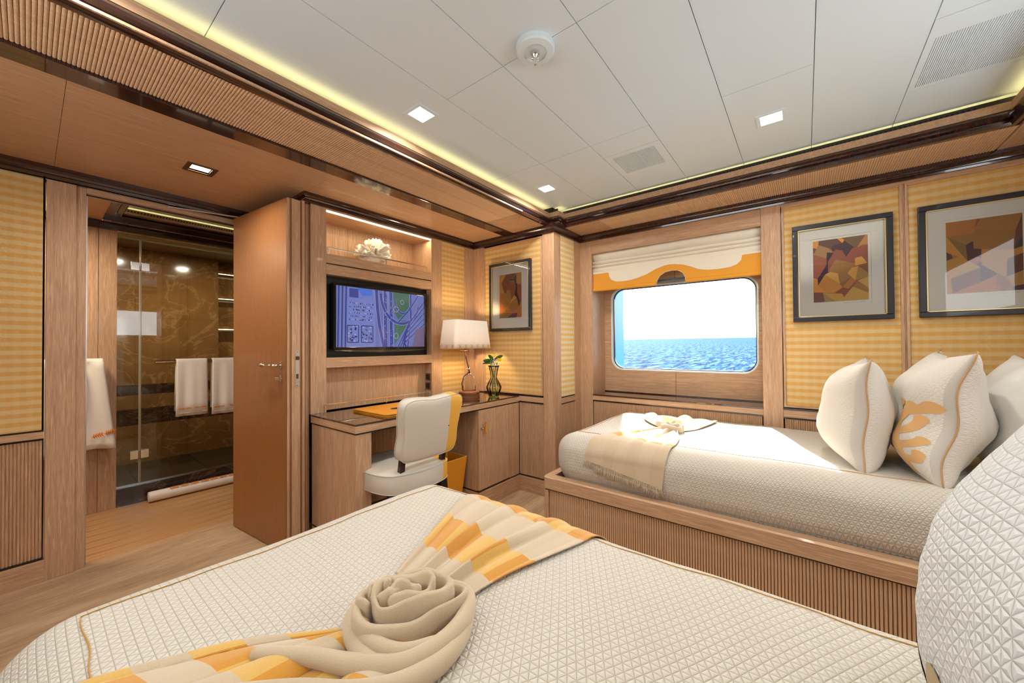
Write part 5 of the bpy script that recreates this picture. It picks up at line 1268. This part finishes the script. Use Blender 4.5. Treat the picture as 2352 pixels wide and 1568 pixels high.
def fan(name, L, R, surf3, NP, amp, mt, parent, nt=60, ns=90, base=.004, seed=0, hem=.0, vs=1.0, us=1.0, round_=.6, pw=None):
    mb = MB(); uv = []
    for i in range(nt+1):
        t = i/nt; a, b = cat(L, t), cat(R, t)
        for j in range(ns+1):
            s = j/ns
            sh_ = s+.018*math.sin(3*t+5*s+seed)
            x, v = a[0]+(b[0]-a[0])*s, a[1]+(b[1]-a[1])*s
            ph_ = NP*sh_+.25*math.sin(2.3*t+seed)
            w = abs(math.sin(math.pi*ph_))**round_
            A = amp(t)*(.65+.35*math.sin(3.1*math.floor(ph_)+seed*1.3)) * (.25+.75*min(1, 6*min(s, 1-s)))
            dx = .35*A*math.cos(math.pi*ph_)   # folds lean over a little
            p = surf3(x+dx, v, base+A*w); mb.v.append(p)
            uv.append((s*us, t*vs))
    for i in range(nt):
        for j in range(ns): k_ = i*(ns+1)+j; mb.f.append((k_, k_+1, k_+ns+2, k_+ns+1)); mb.m.append(0)
    o = mb.build(name, mt, parent, smooth=True, uv=uv, fix=False)
    sd = o.modifiers.new('s', 'SOLIDIFY'); sd.thickness = .0028; sd.offset = 0
    return o
def unroll(edge, r, zt, surf, sgn):
    """returns surf3(x, v, h): v runs over the top, then round the shoulder and down the side at y=edge; sgn=+1 side at larger y"""
    y_s = edge-sgn*r; ql = r*math.pi/2
    def f(x, v, h):
        d = (v-y_s)*sgn
        if d <= 0: return (x, v, surf(x, v)+h)
        if d < ql: a = d/r; return (x, y_s+sgn*(r+h+.008*math.sin(a))*math.sin(a), zt-r+(r+h)*math.cos(a))
        return (x, edge+sgn*(h+.008+.014*math.sin(min(1, (d-ql)/.16)*math.pi/1.6)), zt-r-(d-ql))
    return f
# ---- near throw
th1 = root('throw_blanket', (-.60, .45, .63), 'cream and yellow checked throw twisted into a rosette on the near bed', 'throw')
f1 = unroll(.972, .10, .632, s1, 1)
tm1 = throw_mat('throw_checked_far', .2, .26, [(.20, .41), (.655, 1.2)], .1)
fan('draped_end', [(-.700, .485), (-.742, .575), (-.795, .690), (-.850, .800), (-.885, .900), (-.90, 1.0), (-.905, 1.12)],
    [(-.520, .470), (-.515, .570), (-.500, .660), (-.470, .760), (-.440, .860), (-.425, .960), (-.42, 1.10)], f1, 6.0, lambda t: .010+.020*math.sin(math.pi*min(1, t*1.25+.12))**1.0*(1-.55*t), tm1, th1, 90, 150, seed=1, round_=.75)
tm2 = throw_mat('throw_checked_near', .1, .32, [(.10, .235), (.345, .485), (.62, .75), (.86, 1.0)], .35)
f1n = unroll(-.035, .10, .632, s1, -1)
fan('near_end', [(-.610, .365), (-.675, .298), (-.742, .222), (-.785, .150), (-.830, .075), (-.87, .0), (-.90, -.08)],
    [(-.480, .470), (-.450, .400), (-.415, .330), (-.38, .240), (-.35, .150), (-.33, .05), (-.32, -.06)], f1n, 5.0, lambda t: .022*(1-.2*t)*min(1, .45+t*3), tm2, th1, 90, 150, seed=4, round_=.7)
plain_cream = throw_mat('throw_plain', 1, 1, [(9, 10)])
def coil(name, parent, c, turns, r0_, r1_, zf, hf, ex, ey, rot, wob, th_=.0065, seed=0, t_off=0, nn=None, lean=0.0):
    P = []; nn = nn or int(turns*56)
    for i in range(nn+1):
        t = i/nn; a = t_off+turns*2*math.pi*t; r_ = r0_+(r1_-r0_)*t
        r_ *= 1+wob*(math.sin(a*3.0+seed)+.6*math.sin(a*5.3+seed*2)+.4*math.sin(a*8.1+seed*3))
        x, y = r_*ex*math.cos(a), r_*ey*math.sin(a)
        P.append((c[0]+x*math.cos(rot)-y*math.sin(rot), c[1]+x*math.sin(rot)+y*math.cos(rot), t))
    rings = []
    for i, p in enumerate(P):
        a = Vector(P[max(i-1, 0)][:2]); b = Vector(P[min(i+1, nn)][:2]); d = (b-a).normalized(); q = Vector((d.y, -d.x)); t = p[2]; zb, h = zf(t), hf(t)
        h *= 1+.08*math.sin(i*.31+seed); th2 = th_*(1+.3*math.sin(i*.17+seed)); ln = lean*(.6+.4*math.sin(i*.11))
        rings.append([(p[0]+q.x*(w*th2+ln*z), p[1]+q.y*(w*th2+ln*z), zb+z*h) for w, z in ((-1, 0), (-1.15, .35), (-1.05, .72), (-.7, .93), (0, 1), (.7, .93), (1.05, .72), (1.15, .35), (1, 0))])
    return MB().ring_loft(rings).build(name, plain_cream, parent, smooth=True, uv=None)
CC = (-.555, .410)
ROT = math.radians(62)
coil('rosette', th1, CC, 3.3, .008, .082, lambda t: .636, lambda t: .066+.020*math.sin(math.pi*t)-.030*t, 1.22, .78, ROT, .060, .0072, 2, lean=.012)
coil('rosette', th1, (CC[0]-.032, CC[1]-.030), 1.6, .006, .030, lambda t: .640, lambda t: .072-.010*t, 1.1, .8, ROT+.3, .09, .006, 7, lean=.008)
MB().lathe([(0, .030), (.03, .028), (.05, .018), (.072, .0), (.0, -.0)], (CC[0], CC[1], .634), 24).build('rosette_core', plain_cream, th1, smooth=True)
# long folds sweeping from the rosette round towards the near end
def sweep_fold(pts, r, nm='fold', flat=1.0):
    P = [cat([p for p in pts], i/40) for i in range(41)]
    R_ = [r*(.35+.65*math.sin(math.pi*min(1, max(0, i/40*.9+.06)))**.6) for i in range(41)]
    MB().tube(P, R_, 10, flat=flat).build(nm, plain_cream, th1, smooth=True)
zz = .645
sweep_fold([(-.585, .500, zz+.01), (-.52, .515, zz+.012), (-.475, .475, zz+.013), (-.457, .41, zz+.012), (-.475, .345, zz+.01), (-.535, .300, zz+.008), (-.61, .265, zz+.006), (-.69, .22, zz)], .016)
sweep_fold([(-.50, .50, zz), (-.460, .455, zz+.003), (-.440, .39, zz+.004), (-.455, .325, zz+.004), (-.50, .275, zz+.003), (-.57, .23, zz+.002), (-.65, .165, zz)], .016)
sweep_fold([(-.650, .45, zz+.004), (-.650, .39, zz+.010), (-.62, .345, zz+.012), (-.57, .322, zz+.012), (-.51, .320, zz+.010), (-.472, .345, zz+.008)], .015)
sweep_fold([(-.635, .47, zz+.010), (-.632, .40, zz+.020), (-.60, .350, zz+.024), (-.545, .330, zz+.022), (-.49, .350, zz+.018), (-.468, .40, zz+.014)], .013)
# ---- far throw on the window bed
th2 = root('throw_blanket', (-.62, 2.1, .64), 'sunlit cream and yellow throw knotted on the window bed with its fringed end hanging down', 'throw')
f2 = unroll(1.792, .085, .636, s2, -1)
tm3 = throw_mat('throw_checked_window', .1, .30, [(.25, .34), (.42, .51)], .2)
fan('hanging_end', [(-.640, 2.235), (-.735, 2.165), (-.815, 2.06), (-.868, 1.94), (-.893, 1.86), (-.905, 1.78), (-.912, 1.725)],
    [(-.545, 2.155), (-.512, 2.05), (-.500, 1.96), (-.500, 1.88), (-.505, 1.80), (-.512, 1.73), (-.520, 1.66)], f2, 4.5, lambda t: .030*max(.12, 1-1.15*t), tm3, th2, 70, 120, seed=2)
def fringe(parent, A, B, n, L_, seed=0, f=f2):
    random.seed(seed); mb = MB()
    for i in range(n):
        s = (i+.5)/n; x = A[0]+(B[0]-A[0])*s; v = A[1]+(B[1]-A[1])*s
        j1, j2 = random.uniform(-.006, .006), random.uniform(-.004, .004)
        mb.tube([f(x, v, .006), f(x+j1*.6, v-L_*.5, .005+j2*.3), f(x+j1, v-L_*(.9+random.random()*.2), .005)], .0014, 4)
    stuff(mb.build('fringe', plain_cream, parent, smooth=True, fix=False))
fringe(th2, (-.912, 1.727), (-.520, 1.662), 95, .034, 1)
fan('inner_layer', [(-.84, 1.86), (-.85, 1.80), (-.852, 1.74), (-.853, 1.70)], [(-.52, 1.84), (-.53, 1.76), (-.535, 1.70), (-.536, 1.648)], f2, 2, lambda t: .003, plain_cream, th2, 14, 30, base=.0005)
fringe(th2, (-.853, 1.702), (-.536, 1.650), 80, .034, 2)
tm4 = throw_mat('throw_checked_window_back', .1, .30, [(.30, .5), (.72, 1.0)], .2)
fan('back_end', [(-.655, 2.255), (-.74, 2.33), (-.82, 2.44), (-.86, 2.56), (-.88, 2.64)], [(-.545, 2.22), (-.50, 2.34), (-.47, 2.46), (-.45, 2.56), (-.44, 2.66)], f2, 4, lambda t: .038*(1-.35*t), tm4, th2, 40, 100, base=.004, seed=6)
coil('knot', th2, (-.590, 2.215), 2.1, .010, .050, lambda t: .637, lambda t: .062-.022*t, 1.2, .9, .4, .10, .0075, 5)
cd = root('card', (-.63, 2.36, .68), 'small blank cream card tucked into the knotted throw on the window bed', 'card')
mb = MB(); mb.ring_loft([[(-.675, 2.33, .662), (-.675, 2.331, .702), (-.673, 2.332, .702), (-.673, 2.331, .662)], [(-.56, 2.29, .655), (-.56, 2.291, .690), (-.558, 2.292, .690), (-.558, 2.291, .655)]]); mb.build('paper_card', plain('card_cream', 236, 222, 182), cd)
# ================================================================ BATHROOM FITTINGS
se = root('shower_enclosure', (-3.90, 1.1, .125), 'clear frameless glass shower screen with chrome hinges', 'shower screen')
MB().box(-3.912, -3.904, .390, .507, .127, 1.955).build('glass_panel', M['shower_glass'], se)
MB().box(-3.912, -3.904, .514, 1.88, .127, 1.955).build('glass_door', M['shower_glass'], se)
eg = mat('glass_edge', srgb(176, 190, 180), .1, coat=1)
box('glass_edge', (-3.913, -3.903, .506, .509, .127, 1.93), eg, se, bevel=0); box('seal', (-3.916, -3.900, .509, .520, .127, 1.93), mat('clear_seal', srgb(150, 132, 108), .2, coat=.5), se, bevel=.002)
for zc in (1.735, .343):
    hg = MB(); hg.box(-3.922, -3.894, .460, .506, zc-.030, zc+.030).box(-3.922, -3.894, .516, .562, zc-.030, zc+.030)
    h = hg.build('hinge', M['chrome'], se, bevel=.002); hp = MB(); hp.tube([(-3.895, .511, zc-.026), (-3.895, .511, zc+.026)], .0055, 12); hp.build('hinge_pin', M['chrome'], h, auto=.6)
box('bottom_rail', (-3.918, -3.898, .390, 1.88, .125, .131), M['steel'], se)
tb = root('towel_rail', (-3.83, .95, 1.02), 'round brushed towel rail on the shower glass', 'towel rail')
mb = MB(); mb.tube([(-3.835, .585, 1.022), (-3.835, 1.60, 1.022)], .0125, 20); mb.build('bar', mat('warm_steel', srgb(190, 160, 128), .22, 1), tb, auto=.6)
for yy in (.62, 1.55): mb = MB(); mb.tube([(-3.904, yy, 1.022), (-3.835, yy, 1.022)], .008, 12); mb.build('bracket', M['chrome'], tb, auto=.6)
def leaf_chain(mb, P0, dU, dV, n_, L_, s_=1.0):
    """orange embroidered sprigs along a line"""
    P0, dU, dV = Vector(P0), Vector(dU), Vector(dV)
    for k_ in range(n_):
        c_ = P0+dU*(L_*(k_+.5)/n_); w = L_/n_
        mb.tube([c_-dU*w*.5-dV*.002*s_, c_+dV*.002*s_, c_+dU*w*.5+dV*.001*s_], .0012*s_, 5)
        for q in range(5):
            b_ = c_+dU*w*(-.36+q*.16)
            for sg in (1, -1): mb.tube([b_, b_+dU*w*.10+dV*sg*.007*s_], [.0022*s_, .0010*s_], 5)
def hang_towel(y0, y1, zb, zb2, label, x_=-3.835):
    o = root('hand_towel', (x_, (y0+y1)/2, zb), label, 'towel', 'hand towels on the shower rail')
    prof = [(.020, zb), (.022, zb+.1), (.018, 1.0), (.0155, 1.022)]+[(.0155*math.cos(a*math.pi/8), 1.022+.0155*math.sin(a*math.pi/8)+.004) for a in range(1, 8)]+[(-.0155, 1.022), (-.020, .95), (-.024, zb2)]
    rings = []
    for k_ in range(17):
        s = k_/16; y_ = y0+(y1-y0)*s; r_ = []
        for (dx, z) in prof: r_.append((x_+dx+(.006*math.sin(s*9+y0*30)+.004*math.sin(s*17))*(min(1, max(0, (1.0-z)/.3))), y_+(.006*(1.02-z)*(s-.5)*4), z))
        rings.append(r_)
    t_ = MB().ring_loft(rings, False, False).build('cloth', M['towel'], o, smooth=True, fix=False); sd = t_.modifiers.new('s', 'SOLIDIFY'); sd.thickness = .006; sd.offset = 0
    mb = MB(); leaf_chain(mb, (x_+.027, y0+.008, zb+.058), (0, 1, 0), (0, 0, 1), 4, y1-y0-.016); mb.build('embroidery', M['orange_thread'], o)
    box('hem_band', (x_+.0215, x_+.0262, y0, y1, zb+.022, zb+.024), M['towel'], o, bevel=0)
hang_towel(.702, .893, .600, .64, 'left white hand towel with orange leaf embroidery on the shower rail')
hang_towel(.925, 1.118, .588, .64, 'right white hand towel with orange leaf embroidery, half hidden by the door')
# bath towel on a bar at the left wall
lb = root('towel_rail', (-3.82, .2, 1.0), 'short chrome rail on the oak bathroom wall', 'towel rail')
mb = MB(); mb.tube([(-3.80, .02, 1.005), (-3.80, .300, 1.005)], .0085, 16); mb.build('bar', M['chrome'], lb, auto=.6)
mb = MB(); mb.tube([(-3.86, .292, 1.015), (-3.80, .292, 1.015)], .010, 14); mb.build('bracket', M['chrome'], lb, auto=.6)
bt = root('bath_towel', (-3.80, .22, .42), 'large white bath towel with orange embroidery hanging at the bathroom wall', 'towel')
rings = []
for k_ in range(31):
    s = k_/30; y_ = .03+.285*s; r_ = []
    flare = lambda z: (1.06-z)*.075*s
    zb = .430+.025*math.sin(s*2.5)
    for q in range(15):
        t = q/14; z = zb+(1.035-zb)*t; fold_ = .018*math.sin(s*15+.5*math.sin(3*t))*(1-.35*t)
        r_.append((-3.775+fold_*.9+.016*(1-t), y_+flare(z)*1.3, z))
    for q in range(1, 6): a = math.pi*q/6; r_.append((-3.80+.025*math.cos(a), y_, 1.035+.022*math.sin(a)))
    for q in range(6): t = q/5; r_.append((-3.825-.010*t, y_, 1.03-.45*t))
    rings.append(r_)
c_ = MB().ring_loft(rings, False, False).build('cloth', M['towel'], bt, smooth=True, fix=False); sd = c_.modifiers.new('s', 'SOLIDIFY'); sd.thickness = .008; sd.offset = 0
mb = MB(); rings = []
for k_ in range(9):
    s = k_/8; rings.append([(-3.755+.014*math.sin(s*7+1), .16+.055*s+.02*math.sin(3*t_/8), .66+.37*t_/8+.03*math.sin(s*3)) for t_ in range(9)])
mb.ring_loft(rings, False, False); c_ = mb.build('tucked_fold', M['towel'], bt, smooth=True, fix=False); sd = c_.modifiers.new('s', 'SOLIDIFY'); sd.thickness = .012; sd.offset = 0
mb = MB(); leaf_chain(mb, (-3.738, .262, .540), (0, 1, .25), (0, -.2, 1), 2, .115, 2.0); mb.build('embroidery', M['orange_thread'], bt)
# rolled bath mat by the kerb
rm = root('bath_mat', (-3.82, .9, 0), 'rolled white bath mat with orange embroidery on the teak floor', 'bath mat')
P = []
for i in range(90):
    t = i/89; a = t*3.1*2*math.pi; r_ = .006+.032*t; P.append((r_*math.cos(a), r_*math.sin(a)))
A0, A1 = Vector((-3.795, .545, .043)), Vector((-3.775, 1.35, .043)); rings = []
for e in (0, .02, .5, .98, 1):
    c_ = A0.lerp(A1, e); q = .96 if e in (0, 1) else 1; rings.append([(c_.x+a*q, c_.y, c_.z+b*q) for a, b in P])
m_ = MB().ring_loft(rings, False, False).build('cloth_roll', M['towel'], rm, smooth=True, fix=False); sd = m_.modifiers.new('s', 'SOLIDIFY'); sd.thickness = .0085; sd.offset = 0
mb = MB(); leaf_chain(mb, (-3.768, .655, .080), (.02, 1, 0), (-.75, 0, .6), 7, .42, 1.5); mb.build('embroidery', M['orange_thread'], rm)
# shower ceiling fittings
for (cy, lab) in ((.575, 'left square lamp in the shower ceiling'), (1.115, 'right square lamp in the shower ceiling')):
    o = root('downlight', (-4.19, cy, 2.07), lab, 'ceiling light', 'shower ceiling lamps')
    box('trim', (-4.265, -4.115, cy-.062, cy+.062, 2.070, 2.0745), M['white'], o); box('diffuser', (-4.245, -4.135, cy-.045, cy+.045, 2.067, 2.071), M['spot'], o, bevel=0)
    l = _lamp('shower_lamp', 'AREA', (-4.19, cy, 2.06), 9, (1, .86, .68), shape='SQUARE', size=.08); l.parent = o; l.location = (0, 0, -.012)
vg_ = root('air_vent', (-4.23, .84, 2.07), 'dark slatted vent in the shower ceiling', 'air vent')
MB().box(-4.32, -4.14, .68, 1.00, 2.068, 2.0745).build('frame', plain('vent_olive', 84, 78, 58), vg_)
s0_ = None
for i in range(9):
    if s0_ is None: s0_ = box('slat', (-4.315, -4.145, .688+i*.034, .712+i*.034, 2.062, 2.068), M['grille'], vg_, bevel=0)
    else: share(s0_, 'slat', vg_, (0, i*.034, 0))
# warm bathroom light: an unseen fill lamp added below the ceiling
l = _lamp('bath_fill_lamp', 'AREA', (-3.35, -.1, 1.95), 15.0, (1, .84, .62), shape='RECTANGLE', size=.5, size_y=.2)
bpy.context.view_layer.update()
